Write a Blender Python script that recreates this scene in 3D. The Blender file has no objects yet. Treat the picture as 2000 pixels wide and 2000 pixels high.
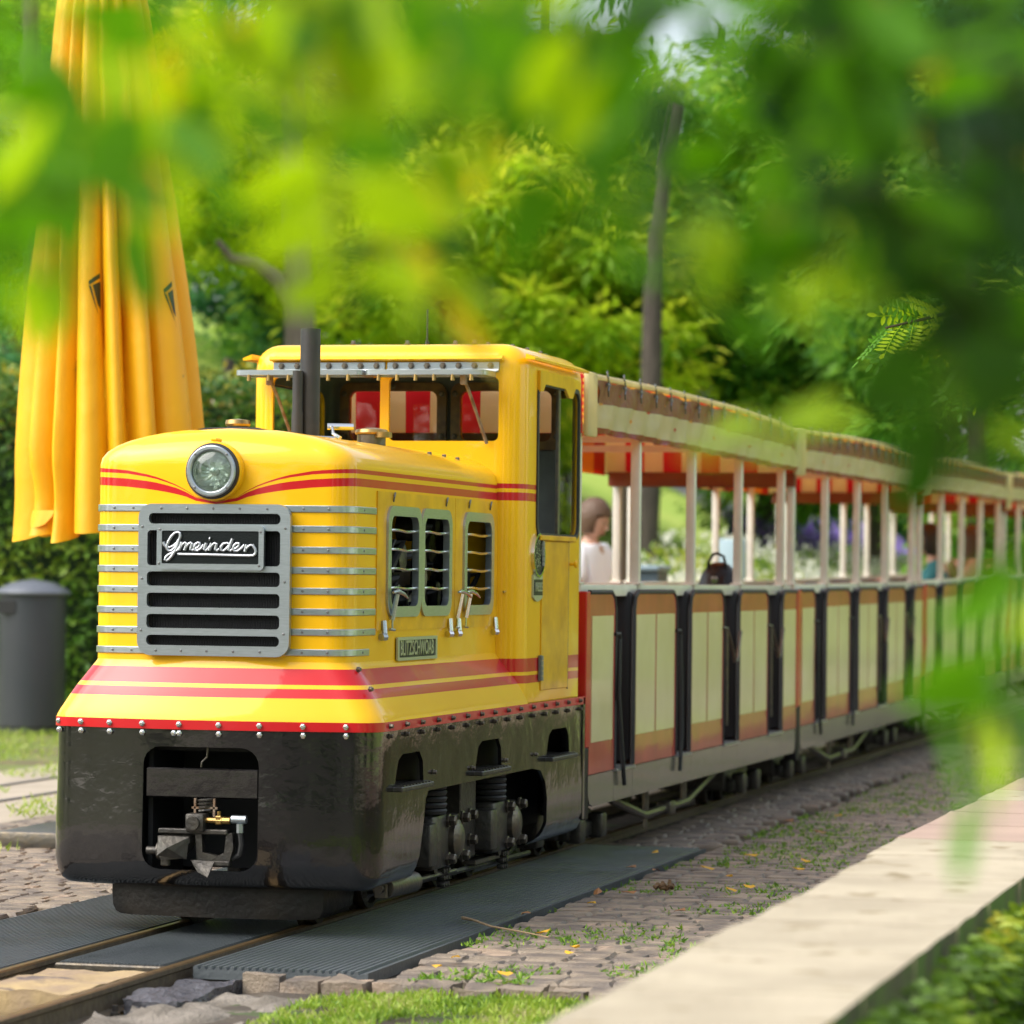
import bpy, bmesh, math, random
from math import sin, cos, pi, radians, sqrt, atan2
from mathutils import Vector, Matrix
sc = bpy.context.scene
COL = sc.collection
# ------------------------------------------------------------------ camera, sky, sun, exposure
CAM_LOC = Vector((3.479, -10.217, 1.0))
heading, roll, pitch = math.atan(0.25), 0.0115, math.atan(130/7000)
f0 = Vector((-sin(heading), cos(heading), 0)); r0 = Vector((cos(heading), sin(heading), 0)); u0 = Vector((0, 0, 1))
fw = f0*cos(pitch) + u0*sin(pitch); uu = u0*cos(pitch) - f0*sin(pitch)
rt = r0*cos(roll) + uu*sin(roll); up = uu*cos(roll) - r0*sin(roll)
cd = bpy.data.cameras.new('camera'); cam = bpy.data.objects.new('camera', cd); COL.objects.link(cam)
cam.matrix_world = Matrix(((rt.x, up.x, -fw.x, CAM_LOC.x), (rt.y, up.y, -fw.y, CAM_LOC.y), (rt.z, up.z, -fw.z, CAM_LOC.z), (0, 0, 0, 1)))
cd.sensor_width = 36; cd.lens = 126; cd.clip_start = 0.05; cd.clip_end = 600
cd.dof.use_dof = True; cd.dof.focus_distance = 11.3; cd.dof.aperture_fstop = 3.9
sc.camera = cam
W = bpy.data.worlds.new('World'); sc.world = W; W.use_nodes = True
nt = W.node_tree; bg = nt.nodes['Background']; sky = nt.nodes.new('ShaderNodeTexSky')
SUN = Vector((-0.60, -0.40, 0.74)).normalized()
sky.sky_type = 'NISHITA'; sky.sun_disc = False; sky.sun_elevation = math.asin(SUN.z); sky.sun_rotation = atan2(SUN.x, SUN.y) % (2*pi)
sky.air_density = 1.0; sky.dust_density = 2.5; sky.ozone_density = 1.0
hs = nt.nodes.new('ShaderNodeHueSaturation'); hs.inputs['Saturation'].default_value = 0.45
nt.links.new(sky.outputs[0], hs.inputs['Color']); nt.links.new(hs.outputs[0], bg.inputs[0]); bg.inputs[1].default_value = 0.15
sl = bpy.data.lights.new('sun', 'SUN'); sl.energy = 1.5; sl.angle = radians(62); sl.color = (1.0, 0.95, 0.86)
so = bpy.data.objects.new('sun', sl); COL.objects.link(so); so.rotation_euler = SUN.to_track_quat('Z', 'Y').to_euler(); so.location = (-20, -20, 40)
sc.view_settings.view_transform = 'Standard'; sc.view_settings.look = 'None'; sc.view_settings.exposure = 1.3; sc.view_settings.gamma = 1
sc.view_settings.use_curve_mapping = False
rnd = random.Random(7)
GZ = -0.085
# ------------------------------------------------------------------ materials
def S(b, k, v):
    if k in b.inputs: b.inputs[k].default_value = v
def mat(name, col, rough=0.5, metal=0.0, coat=0.0, col2=None, scale=6.0, contrast=0.2, bump=0.0, bscale=60.0, detail=4.0, trans=0.0, col3=None, sc3=40.0, th3=0.62, coord='Object', stretch=None, rough2=None, spec=None, bdist=0.01):
    m = bpy.data.materials.new(name); m.use_nodes = True; t = m.node_tree; b = t.nodes['Principled BSDF']
    S(b, 'Base Color', (*col, 1)); S(b, 'Roughness', rough); S(b, 'Metallic', metal); S(b, 'Coat Weight', coat); S(b, 'Coat Roughness', 0.06)
    if spec is not None: S(b, 'Specular IOR Level', spec)
    tc = t.nodes.new('ShaderNodeTexCoord'); mp = t.nodes.new('ShaderNodeMapping')
    if coord == 'World':
        g = t.nodes.new('ShaderNodeNewGeometry'); t.links.new(g.outputs['Position'], mp.inputs[0])
    else: t.links.new(tc.outputs['Object'], mp.inputs[0])
    if stretch: mp.inputs['Scale'].default_value = stretch
    out = None
    if col2:
        n = t.nodes.new('ShaderNodeTexNoise'); n.inputs['Scale'].default_value = scale; n.inputs['Detail'].default_value = detail
        t.links.new(mp.outputs[0], n.inputs['Vector'])
        r = t.nodes.new('ShaderNodeMapRange'); r.inputs[1].default_value = 0.5-contrast; r.inputs[2].default_value = 0.5+contrast
        t.links.new(n.outputs[0], r.inputs[0])
        x = t.nodes.new('ShaderNodeMix'); x.data_type = 'RGBA'; x.inputs[6].default_value = (*col, 1); x.inputs[7].default_value = (*col2, 1)
        t.links.new(r.outputs[0], x.inputs[0]); out = x.outputs[2]
        if rough2 is not None:
            rr = t.nodes.new('ShaderNodeMapRange'); rr.inputs[3].default_value = rough; rr.inputs[4].default_value = rough2
            t.links.new(r.outputs[0], rr.inputs[0]); t.links.new(rr.outputs[0], b.inputs['Roughness'])
    if col3:
        n = t.nodes.new('ShaderNodeTexNoise'); n.inputs['Scale'].default_value = sc3; n.inputs['Detail'].default_value = 6
        t.links.new(mp.outputs[0], n.inputs['Vector'])
        r = t.nodes.new('ShaderNodeMapRange'); r.inputs[1].default_value = th3; r.inputs[2].default_value = th3+0.08
        t.links.new(n.outputs[0], r.inputs[0])
        x = t.nodes.new('ShaderNodeMix'); x.data_type = 'RGBA'; x.inputs[6].default_value = (*col, 1); x.inputs[7].default_value = (*col3, 1)
        if out: t.links.new(out, x.inputs[6])
        t.links.new(r.outputs[0], x.inputs[0]); out = x.outputs[2]
    if out: t.links.new(out, b.inputs['Base Color'])
    if bump:
        n = t.nodes.new('ShaderNodeTexNoise'); n.inputs['Scale'].default_value = bscale; n.inputs['Detail'].default_value = 5
        t.links.new(mp.outputs[0], n.inputs['Vector'])
        bp = t.nodes.new('ShaderNodeBump'); bp.inputs['Strength'].default_value = bump; bp.inputs['Distance'].default_value = bdist
        t.links.new(n.outputs[0], bp.inputs['Height']); t.links.new(bp.outputs[0], b.inputs['Normal'])
        if coat: t.links.new(bp.outputs[0], b.inputs['Coat Normal'])
    if trans:
        tr = t.nodes.new('ShaderNodeBsdfTranslucent'); mx = t.nodes.new('ShaderNodeMixShader'); mx.inputs[0].default_value = trans
        if out: t.links.new(out, tr.inputs[0])
        else: tr.inputs[0].default_value = (*col, 1)
        o = t.nodes['Material Output']; t.links.new(b.outputs[0], mx.inputs[1]); t.links.new(tr.outputs[0], mx.inputs[2]); t.links.new(mx.outputs[0], o.inputs[0])
    return m
YEL = mat('yellow_paint', (0.90, 0.49, 0.002), 0.5, coat=0.6, spec=0.2, col2=(0.86, 0.45, 0.002), scale=3, bump=0.10, bscale=3.5, bdist=0.02, col3=(0.45, 0.2, 0.02), sc3=35, th3=0.76)
YELO = mat('worn_yellow_paint', (0.84, 0.45, 0.003), 0.5, coat=0.4, spec=0.2, col2=(0.6, 0.3, 0.01), scale=9, bump=0.12, bscale=5, bdist=0.02, col3=(0.22, 0.1, 0.02), sc3=26, th3=0.7)
RED = mat('red_stripe_paint', (0.54, 0.006, 0.008), 0.5, coat=0.6, spec=0.2, col2=(0.5, 0.01, 0.015), bump=0.10, bscale=3.5, bdist=0.02)
BLK = mat('black_gloss_paint', (0.004, 0.004, 0.005), 0.14, coat=1.0, spec=0.4, col2=(0.008, 0.007, 0.007), scale=4, bump=0.22, bscale=9, bdist=0.012, rough2=0.22, col3=(0.05, 0.035, 0.02), sc3=22, th3=0.72)
PLOW = mat('worn_black_steel', (0.006, 0.0055, 0.005), 0.42, spec=0.3, col2=(0.018, 0.014, 0.010), scale=9, bump=0.3, bscale=50)
STEEL = mat('brushed_steel', (0.46, 0.50, 0.53), 0.30, metal=0.85, col2=(0.38, 0.42, 0.44), scale=30, stretch=(1, 1, 12), bump=0.03, bscale=80)
CHR = mat('shiny_steel', (0.68, 0.68, 0.66), 0.14, metal=1.0)
MIRR = mat('mirror_reflector', (0.92, 0.92, 0.88), 0.2, metal=0.35)
SCRW = mat('dark_screw_steel', (0.22, 0.22, 0.22), 0.35, metal=0.8)
RUST = mat('rusty_steel', (0.16, 0.08, 0.035), 0.7, metal=0.3, col2=(0.30, 0.24, 0.18), scale=40, bump=0.4, bscale=90)
DSTL = mat('dark_oily_steel', (0.045, 0.042, 0.040), 0.38, metal=0.6, col2=(0.09, 0.08, 0.065), scale=18, bump=0.3, bscale=60)
GUN = mat('machined_grey_steel', (0.10, 0.095, 0.09), 0.38, metal=0.8, col2=(0.17, 0.14, 0.10), scale=30, bump=0.2, bscale=70)
BRASS = mat('brass', (0.45, 0.28, 0.09), 0.35, metal=1.0, col2=(0.3, 0.2, 0.08), scale=40)
RADI = mat('radiator_black', (0.006, 0.006, 0.007), 0.6)
DARK = mat('dark_interior', (0.012, 0.012, 0.012), 0.7)
CABIN = mat('cab_interior_grey', (0.16, 0.18, 0.17), 0.6, col2=(0.08, 0.09, 0.09))
WOODF = mat('brown_window_frame', (0.26, 0.14, 0.03), 0.45, coat=0.3, col2=(0.11, 0.05, 0.015), scale=20)
PIPE = mat('matt_black_pipe', (0.018, 0.019, 0.021), 0.55, col2=(0.03, 0.03, 0.032), scale=14, bump=0.1)
RUB = mat('black_rubber', (0.02, 0.02, 0.02), 0.6)
PLATE = mat('dark_plate', (0.003, 0.006, 0.006), 0.4, spec=0.25, bump=0.3, bscale=200, bdist=0.004)
CAST = mat('cast_aluminium', (0.45, 0.47, 0.50), 0.42, metal=0.8, bump=0.15, bscale=100)
OLIV = mat('weathered_plate_lettering', (0.42, 0.45, 0.30), 0.4, metal=0.5)
WHITE = mat('cream_white_paint', (0.70, 0.68, 0.60), 0.35, coat=0.3, col2=(0.62, 0.60, 0.52), scale=12, col3=(0.4, 0.36, 0.28), sc3=30, th3=0.72)
CREAM = mat('cream_panel_paint', (0.70, 0.62, 0.33), 0.4, coat=0.3, col2=(0.64, 0.56, 0.26), scale=5, bump=0.08, bscale=4, bdist=0.02)
CRED = mat('carriage_red_paint', (0.50, 0.06, 0.045), 0.35, coat=0.4, col2=(0.34, 0.03, 0.02), scale=5, bump=0.08, bscale=4, bdist=0.02)
RPOST = mat('red_post_paint', (0.50, 0.008, 0.008), 0.35, coat=0.2, col3=(0.12, 0.02, 0.01), sc3=60, th3=0.68)
SILL = mat('grey_sill_steel', (0.17, 0.155, 0.11), 0.25, coat=0.6, col2=(0.13, 0.12, 0.09), scale=6, bump=0.1, bscale=8, col3=(0.05, 0.04, 0.03), sc3=28, th3=0.7)
PAD = mat('black_vinyl', (0.010, 0.008, 0.009), 0.5, spec=0.25, bump=0.15, bscale=30)
TCRM = mat('cream_tarpaulin', (0.76, 0.68, 0.40), 0.5, col2=(0.70, 0.62, 0.34), scale=7, bump=0.5, bscale=7, trans=0.45, bdist=0.03)
TRED = mat('red_tarpaulin', (0.42, 0.012, 0.02), 0.35, coat=0.2, col2=(0.33, 0.02, 0.02), scale=7, bump=0.5, bscale=7, trans=0.45, bdist=0.03)
TBRN = mat('brown_red_tarpaulin', (0.20, 0.035, 0.015), 0.5, col2=(0.22, 0.08, 0.02), scale=5, bump=0.8, bscale=7, trans=0.1, bdist=0.03)  # dark red cloth; brown of the ochre reflection is put into the colour
ENDC = mat('lit_thin_cream_tarpaulin', (0.90, 0.85, 0.66), 0.5, bump=0.4, bscale=7, trans=0.6, bdist=0.03)  # lighter copy of the cream cloth, missing daylight put into the colour
ENDR = mat('lit_thin_red_tarpaulin', (0.72, 0.02, 0.05), 0.5, bump=0.4, bscale=7, trans=0.6, bdist=0.03)  # red cloth made lighter, with the light on it painted in
TORG = mat('orange_lit_tarpaulin', (0.90, 0.42, 0.04), 0.5, col2=(0.75, 0.33, 0.04), scale=4, trans=0.5)  # orange glow of light through cream cloth is put into the colour
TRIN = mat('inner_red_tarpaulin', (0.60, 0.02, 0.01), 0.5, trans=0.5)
RAILM = mat('rail_steel', (0.10, 0.075, 0.05), 0.6, metal=0.3, col2=(0.17, 0.13, 0.08), scale=25, bump=0.3, bscale=50)
RAILT = mat('rail_head_steel', (0.33, 0.22, 0.10), 0.33, metal=0.8, col2=(0.24, 0.15, 0.07), scale=30)
MATR = mat('grooved_rubber', (0.062, 0.072, 0.078), 0.30, col2=(0.092, 0.104, 0.110), scale=3.5, contrast=0.25, rough2=0.55, bump=0.25, bscale=70, coord='World', col3=(0.10, 0.10, 0.09), sc3=14, th3=0.68)
SETT = mat('purple_brown_setts', (0.130, 0.103, 0.082), 0.6, col2=(0.245, 0.192, 0.138), scale=10, contrast=0.12, detail=0.5, bump=0.5, bscale=110, coord='World', col3=(0.33, 0.24, 0.17), sc3=7, th3=0.60)
EARTH = mat('dark_joint_earth', (0.045, 0.033, 0.024), 0.9, col2=(0.08, 0.062, 0.042), scale=9, bump=0.8, bscale=60, coord='World', col3=(0.05, 0.09, 0.015), sc3=5, th3=0.58)
PATHM = mat('sandy_path', (0.42, 0.35, 0.27), 0.85, col2=(0.32, 0.27, 0.20), scale=4, bump=0.4, bscale=60, coord='World')
BEDM = mat('track_ballast_soil', (0.07, 0.052, 0.035), 0.9, col2=(0.14, 0.11, 0.08), scale=20, bump=1.0, bscale=50, coord='World')
CONC = mat('rough_concrete', (0.22, 0.19, 0.155), 0.85, col2=(0.13, 0.11, 0.085), scale=9, contrast=0.12, bump=0.9, bscale=80, coord='World')
TAR = mat('tar_patch', (0.035, 0.037, 0.045), 0.38, col2=(0.10, 0.10, 0.115), scale=40, bump=1.0, bscale=70)
SAND = mat('yellow_sandstone', (0.42, 0.30, 0.14), 0.8, col2=(0.27, 0.19, 0.12), scale=7, contrast=0.15, bump=0.5, bscale=40, col3=(0.12, 0.09, 0.08), sc3=6, th3=0.6)
COPE = mat('pale_coping_stone', (0.42, 0.355, 0.25), 0.85, col2=(0.33, 0.275, 0.19), scale=4, contrast=0.14, bump=0.6, bscale=40, coord='World', col3=(0.22, 0.17, 0.09), sc3=9, th3=0.60)
COPR = mat('pinkish_coping_stone', (0.40, 0.28, 0.21), 0.8, col2=(0.32, 0.22, 0.17), scale=3, bump=0.4, bscale=40, coord='World')
MOSST = mat('mossy_wall_stone', (0.06, 0.05, 0.035), 0.9, col2=(0.06, 0.11, 0.012), scale=7, contrast=0.1, bump=1.0, bscale=20, coord='World', col3=(0.42, 0.30, 0.03), sc3=9, th3=0.60)
GRASSG = mat('lawn_ground', (0.26, 0.40, 0.04), 0.9, col2=(0.42, 0.50, 0.09), scale=0.5, bump=0.5, bscale=40, coord='World')
BARKB = mat('brown_bark', (0.13, 0.095, 0.08), 0.85, col2=(0.20, 0.155, 0.13), scale=6, stretch=(4, 4, 0.6), bump=1.0, bscale=14)
BARK = mat('grey_brown_bark', (0.045, 0.035, 0.028), 0.85, col2=(0.085, 0.065, 0.052), scale=6, stretch=(4, 4, 0.6), bump=1.0, bscale=14)
LITTER = mat('grassy_soil', (0.13, 0.095, 0.05), 0.9, col2=(0.14, 0.20, 0.03), scale=1.6, contrast=0.15, bump=0.5, bscale=40, coord='World', col3=(0.30, 0.22, 0.08), sc3=12, th3=0.6)
STONE = mat('grey_stair_stone', (0.36, 0.33, 0.33), 0.8, col2=(0.28, 0.26, 0.27), scale=4, bump=0.3)
BINM = mat('anthracite_bin_metal', (0.045, 0.050, 0.058), 0.38, metal=0.3, col2=(0.055, 0.058, 0.066), scale=3)
BINL = mat('grey_bin_lid', (0.15, 0.16, 0.18), 0.35, metal=0.4)
BINB = mat('blue_grey_plastic', (0.05, 0.08, 0.10), 0.5)
UMB = mat('yellow_canvas', (0.90, 0.50, 0.003), 0.5, col2=(0.86, 0.44, 0.003), scale=4, contrast=0.25, bump=0.3, bscale=5, bdist=0.03, col3=(0.30, 0.17, 0.03), sc3=9, th3=0.705, trans=0.18)
UMBI = mat('orange_canvas_lining', (0.75, 0.25, 0.004), 0.6, trans=0.2)
INK = mat('black_print', (0.02, 0.025, 0.01), 0.5)
SKIN = mat('skin', (0.50, 0.27, 0.18), 0.5); HAIR = mat('brown_hair', (0.09, 0.045, 0.02), 0.55, bump=0.6, bscale=60); HAIRB = mat('dark_hair', (0.02, 0.014, 0.01), 0.5)
SHIRT = mat('white_cotton', (0.90, 0.89, 0.92), 0.8, bump=0.4, bscale=14); TEAL = mat('teal_cotton', (0.01, 0.13, 0.15), 0.8, bump=0.4, bscale=14); OLV = mat('olive_cotton', (0.12, 0.12, 0.02), 0.8, bump=0.4, bscale=14)
JEAN = mat('blue_jeans', (0.05, 0.08, 0.16), 0.8); LBLU = mat('pale_blue_cloth', (0.45, 0.62, 0.66), 0.8); LIPS = mat('lips', (0.35, 0.09, 0.07), 0.5); EYEW = mat('eye_white', (0.8, 0.8, 0.78), 0.3)
LEATH = mat('black_leather', (0.009, 0.008, 0.009), 0.42, spec=0.35, bump=0.6, bscale=18, bdist=0.02)
DRYL = mat('dry_yellow_leaf', (0.75, 0.42, 0.03), 0.6, trans=0.3); DRYB = mat('dry_brown_leaf', (0.30, 0.13, 0.04), 0.7)
def glass(name, tint, refl=1.0):
    # thin pane: clear with a fresnel reflection
    m = bpy.data.materials.new(name); m.use_nodes = True; t = m.node_tree; t.nodes.remove(t.nodes['Principled BSDF'])
    a = t.nodes.new('ShaderNodeBsdfTransparent'); a.inputs[0].default_value = (*tint, 1); b = t.nodes.new('ShaderNodeBsdfGlossy'); b.inputs['Roughness'].default_value = 0.01
    f = t.nodes.new('ShaderNodeFresnel'); f.inputs[0].default_value = 1.5; x = t.nodes.new('ShaderNodeMixShader')
    t.links.new(f.outputs[0], x.inputs[0]); t.links.new(a.outputs[0], x.inputs[1]); t.links.new(b.outputs[0], x.inputs[2]); t.links.new(x.outputs[0], t.nodes['Material Output'].inputs[0]); return m
GLASS = glass('clear_glass', (0.93, 0.96, 0.94))
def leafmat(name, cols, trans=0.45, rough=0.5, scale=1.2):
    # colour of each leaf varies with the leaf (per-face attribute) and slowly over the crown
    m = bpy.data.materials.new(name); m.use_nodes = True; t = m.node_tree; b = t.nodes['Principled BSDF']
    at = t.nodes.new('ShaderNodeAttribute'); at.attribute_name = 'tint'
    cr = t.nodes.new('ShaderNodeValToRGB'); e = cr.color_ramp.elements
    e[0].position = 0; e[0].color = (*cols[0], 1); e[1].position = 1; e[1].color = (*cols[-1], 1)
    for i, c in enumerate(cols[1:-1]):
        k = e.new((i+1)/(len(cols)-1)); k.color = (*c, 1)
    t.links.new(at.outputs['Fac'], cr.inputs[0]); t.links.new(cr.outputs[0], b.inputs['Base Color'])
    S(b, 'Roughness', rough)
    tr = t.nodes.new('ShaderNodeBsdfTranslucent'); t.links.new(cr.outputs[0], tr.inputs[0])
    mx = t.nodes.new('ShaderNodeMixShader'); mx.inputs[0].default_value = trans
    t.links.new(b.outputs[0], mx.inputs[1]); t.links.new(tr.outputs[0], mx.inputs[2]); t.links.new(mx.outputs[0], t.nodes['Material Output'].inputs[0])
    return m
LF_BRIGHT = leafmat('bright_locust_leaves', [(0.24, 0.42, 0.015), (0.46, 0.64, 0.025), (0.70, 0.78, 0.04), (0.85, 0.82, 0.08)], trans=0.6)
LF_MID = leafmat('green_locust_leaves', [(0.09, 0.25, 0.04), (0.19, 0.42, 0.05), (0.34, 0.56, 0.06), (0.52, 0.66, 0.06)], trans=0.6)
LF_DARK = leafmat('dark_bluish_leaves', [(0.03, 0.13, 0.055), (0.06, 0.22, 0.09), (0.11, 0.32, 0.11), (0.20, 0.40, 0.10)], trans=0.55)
LF_HEDGE = leafmat('hedge_leaves', [(0.04, 0.11, 0.015), (0.09, 0.20, 0.02), (0.20, 0.31, 0.03), (0.36, 0.40, 0.04)], trans=0.35)
LF_FLOW = leafmat('hedge_top_flowers', [(0.12, 0.18, 0.02), (0.35, 0.35, 0.03), (0.62, 0.45, 0.03), (0.5, 0.42, 0.3)], trans=0.25)
LF_BED = leafmat('flower_bed_leaves', [(0.08, 0.18, 0.03), (0.20, 0.32, 0.04), (0.36, 0.42, 0.05), (0.5, 0.5, 0.10)], trans=0.4)
LF_WHITE = leafmat('white_blossoms', [(0.62, 0.62, 0.45), (0.75, 0.72, 0.62), (0.82, 0.80, 0.76)], trans=0.3)
LF_PURP = leafmat('purple_blossoms', [(0.14, 0.08, 0.35), (0.24, 0.15, 0.55), (0.35, 0.25, 0.6)], trans=0.3)
LF_GRASS = leafmat('grass_blades', [(0.10, 0.20, 0.015), (0.22, 0.36, 0.025), (0.38, 0.50, 0.05), (0.50, 0.46, 0.20)], trans=0.4)
LF_MOSS = leafmat('joint_weeds', [(0.07, 0.17, 0.012), (0.15, 0.32, 0.02), (0.30, 0.44, 0.03)], trans=0.35)
LF_WMOSS = leafmat('wall_moss_green', [(0.05, 0.10, 0.01), (0.13, 0.24, 0.015), (0.28, 0.38, 0.02), (0.50, 0.42, 0.04)], trans=0.3)
NEARG = [mat('near_leaf_'+n, c, 0.5, trans=0.45) for n, c in (('shaded_green', (0.022, 0.085, 0.002)), ('green', (0.11, 0.30, 0.002)), ('lime', (0.46, 0.64, 0.003)), ('pale_green', (0.22, 0.46, 0.08)), ('yellow', (0.80, 0.55, 0.006)))]  # darkest tone paints shaded leaves, lime the sunlit ones
TWIG = mat('brown_twig', (0.06, 0.04, 0.02), 0.7)
# ------------------------------------------------------------------ mesh helpers
class MB:
    def __init__(s): s.v = []; s.f = []; s.m = []
    def add(s, vs, fs, mi=0):
        o = len(s.v); s.v += [tuple(v) for v in vs]; s.f += [tuple(i+o for i in f) for f in fs]; s.m += [mi]*len(fs); return s
    def box(s, x0, x1, y0, y1, z0, z1, mi=0, ch=0.0):
        if ch <= 0:
            return s.add([(x, y, z) for z in (z0, z1) for y in (y0, y1) for x in (x0, x1)],
                  [(0, 2, 3, 1), (4, 5, 7, 6), (0, 1, 5, 4), (2, 6, 7, 3), (0, 4, 6, 2), (1, 3, 7, 5)], mi)
        b = bmesh.new(); bmesh.ops.create_cube(b, size=1)
        for v in b.verts: v.co = Vector(((x0+x1)/2+v.co.x*(x1-x0), (y0+y1)/2+v.co.y*(y1-y0), (z0+z1)/2+v.co.z*(z1-z0)))
        bmesh.ops.bevel(b, geom=b.edges[:], offset=ch, segments=2 if ch > 0.004 else 1, affect='EDGES', profile=0.5)
        s.bm(b, mi); return s
    def bm(s, b, mi=0):
        b.verts.index_update(); s.add([v.co[:] for v in b.verts], [[v.index for v in f.verts] for f in b.faces], mi); b.free()
    def tube(s, pts, r, n=8, mi=0, cap=True, flat=1.0):
        pts = [Vector(p) for p in pts]; rs = r if isinstance(r, (list, tuple)) else [r]*len(pts); vs = []; N = len(pts); pu = None
        for i, p in enumerate(pts):
            d = (pts[min(i+1, N-1)]-pts[max(i-1, 0)]).normalized()
            if pu is None: pu = d.cross(Vector((0, 0, 1)) if abs(d.z) < 0.95 else Vector((1, 0, 0))).normalized()
            a = (pu - d*pu.dot(d)).normalized(); pu = a; b = d.cross(a)
            for k in range(n):
                t = 2*pi*k/n; vs.append(p + a*(cos(t)*rs[i]) + b*(sin(t)*rs[i]*flat))
        fs = [(i*n+k, i*n+(k+1) % n, (i+1)*n+(k+1) % n, (i+1)*n+k) for i in range(N-1) for k in range(n)]
        if cap: fs += [tuple(range(n-1, -1, -1)), tuple((N-1)*n+k for k in range(n))]
        return s.add(vs, fs, mi)
    def lathe(s, prof, c, axis='z', n=24, mi=0, cap=True):
        # profile (r, h) pairs revolved about an axis through c
        vs = []
        for r, h in prof:
            for k in range(n):
                t = 2*pi*k/n; a, b = r*cos(t), r*sin(t)
                vs.append({'z': (c[0]+a, c[1]+b, c[2]+h), 'y': (c[0]+a, c[1]+h, c[2]-b), 'x': (c[0]+h, c[1]+a, c[2]+b)}[axis])
        N = len(prof); fs = [(i*n+k, i*n+(k+1) % n, (i+1)*n+(k+1) % n, (i+1)*n+k) for i in range(N-1) for k in range(n)]
        if cap and prof[0][0] > 1e-5: fs.append(tuple(range(n-1, -1, -1)))
        if cap and prof[-1][0] > 1e-5: fs.append(tuple((N-1)*n+k for k in range(n)))
        return s.add(vs, fs, mi)
    def prism(s, poly, axis, a0, a1, mi=0):
        # 2-D outline swept along an axis between a0 and a1
        n = len(poly); g = {'x': lambda u, v, a: (a, u, v), 'y': lambda u, v, a: (u, a, v), 'z': lambda u, v, a: (u, v, a)}[axis]
        vs = [g(u, v, a0) for u, v in poly]+[g(u, v, a1) for u, v in poly]
        return s.add(vs, [tuple(range(n-1, -1, -1)), tuple(range(n, 2*n))]+[(i, (i+1) % n, n+(i+1) % n, n+i) for i in range(n)], mi)
    def grid(s, P, mi=0, rowm=None, closed=False):
        R, N = len(P), len(P[0]); vs = [p for r in P for p in r]; fs = []; ms = []
        for i in range(R-1):
            for j in range(N if closed else N-1):
                fs.append((i*N+j, i*N+(j+1) % N, (i+1)*N+(j+1) % N, (i+1)*N+j)); ms.append(rowm[i] if rowm else mi)
        o = len(s.v); s.v += [tuple(v) for v in vs]; s.f += [tuple(k+o for k in f) for f in fs]; s.m += ms; return s
    def build(s, name, mats, parent=None, smooth=True, angle=35, fixn=True, **kw):
        me = bpy.data.meshes.new(name); me.from_pydata(s.v, [], s.f)
        if not isinstance(mats, (list, tuple)): mats = [mats]
        for m in mats: me.materials.append(m)
        me.polygons.foreach_set('material_index', s.m)
        if fixn:
            b = bmesh.new(); b.from_mesh(me); bmesh.ops.recalc_face_normals(b, faces=b.faces[:]); b.to_mesh(me); b.free()
        fin(me, smooth, angle); return link(name, me, parent, **kw)
def fin(me, smooth=True, angle=35):
    if smooth:
        me.polygons.foreach_set('use_smooth', [True]*len(me.polygons)); me.set_sharp_from_angle(angle=radians(angle))
    me.update()
def link(name, data, parent=None, label=None, cat=None, group=None, kind=None):
    o = bpy.data.objects.new(name, data); COL.objects.link(o)
    if parent is not None:
        o.parent = parent
        if parent.get('_rx') is not None: o.matrix_parent_inverse = Matrix.Translation(-Vector(parent['_rx']))
    if label: o['label'] = label
    if cat: o['category'] = cat
    if group: o['group'] = group
    if kind: o['kind'] = kind
    return o
def thing(name, loc, label, cat, group=None):
    o = bpy.data.objects.new(name, None); COL.objects.link(o); o.location = loc; o['_rx'] = tuple(loc)
    o['label'] = label; o['category'] = cat; o.empty_display_size = 0.1
    if group: o['group'] = group
    return o
def kids(o): return [c for c in bpy.data.objects if c.parent == o]
def copy_tree(o, parent=None, kidmap=None):
    if kidmap is None:
        kidmap = {}
        for c in bpy.data.objects:
            if c.parent: kidmap.setdefault(c.parent.name, []).append(c)
    c = o.copy(); COL.objects.link(c)
    if parent: c.parent = parent; c.matrix_parent_inverse = o.matrix_parent_inverse
    for k in kidmap.get(o.name, []): copy_tree(k, c, kidmap)
    return c
def boolean(o, cutters):
    # cut openings, then drop the cutters
    for c in cutters:
        m = o.modifiers.new('cut', 'BOOLEAN'); m.object = c; m.solver = 'EXACT'; m.operation = 'DIFFERENCE'
    dg = bpy.context.evaluated_depsgraph_get(); dg.update()
    me = bpy.data.meshes.new_from_object(o.evaluated_get(dg)); o.modifiers.clear(); o.data = me; fin(me, True, 32)
    for c in set(cutters): bpy.data.objects.remove(c)
def rrect(x0, x1, z0, z1, r, n=5):
    P = []
    for cx, cz, a in ((x1-r, z1-r, 0), (x0+r, z1-r, 90), (x0+r, z0+r, 180), (x1-r, z0+r, 270)):
        for k in range(n+1): t = radians(a+90*k/n); P.append((cx+r*cos(t), cz+r*sin(t)))
    return P
def cutter(poly, axis, a0, a1): return MB().prism(poly, axis, a0, a1).build('cutter', [], smooth=False)
def ring(mb, outer, inner, axis, a0, a1, mi=0):
    # frame between two outlines with the same number of points
    n = len(outer); g = {'x': lambda u, v, a: (a, u, v), 'y': lambda u, v, a: (u, a, v), 'z': lambda u, v, a: (u, v, a)}[axis]
    vs = [g(u, v, a) for a in (a0, a1) for P in (outer, inner) for u, v in P]; fs = []
    for i in range(n):
        j = (i+1) % n
        fs += [(i, j, n+j, n+i), (2*n+i, 3*n+i, 3*n+j, 2*n+j), (i, 2*n+i, 2*n+j, j), (n+i, n+j, 3*n+j, 3*n+i)]
    return mb.add(vs, fs, mi)
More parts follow.
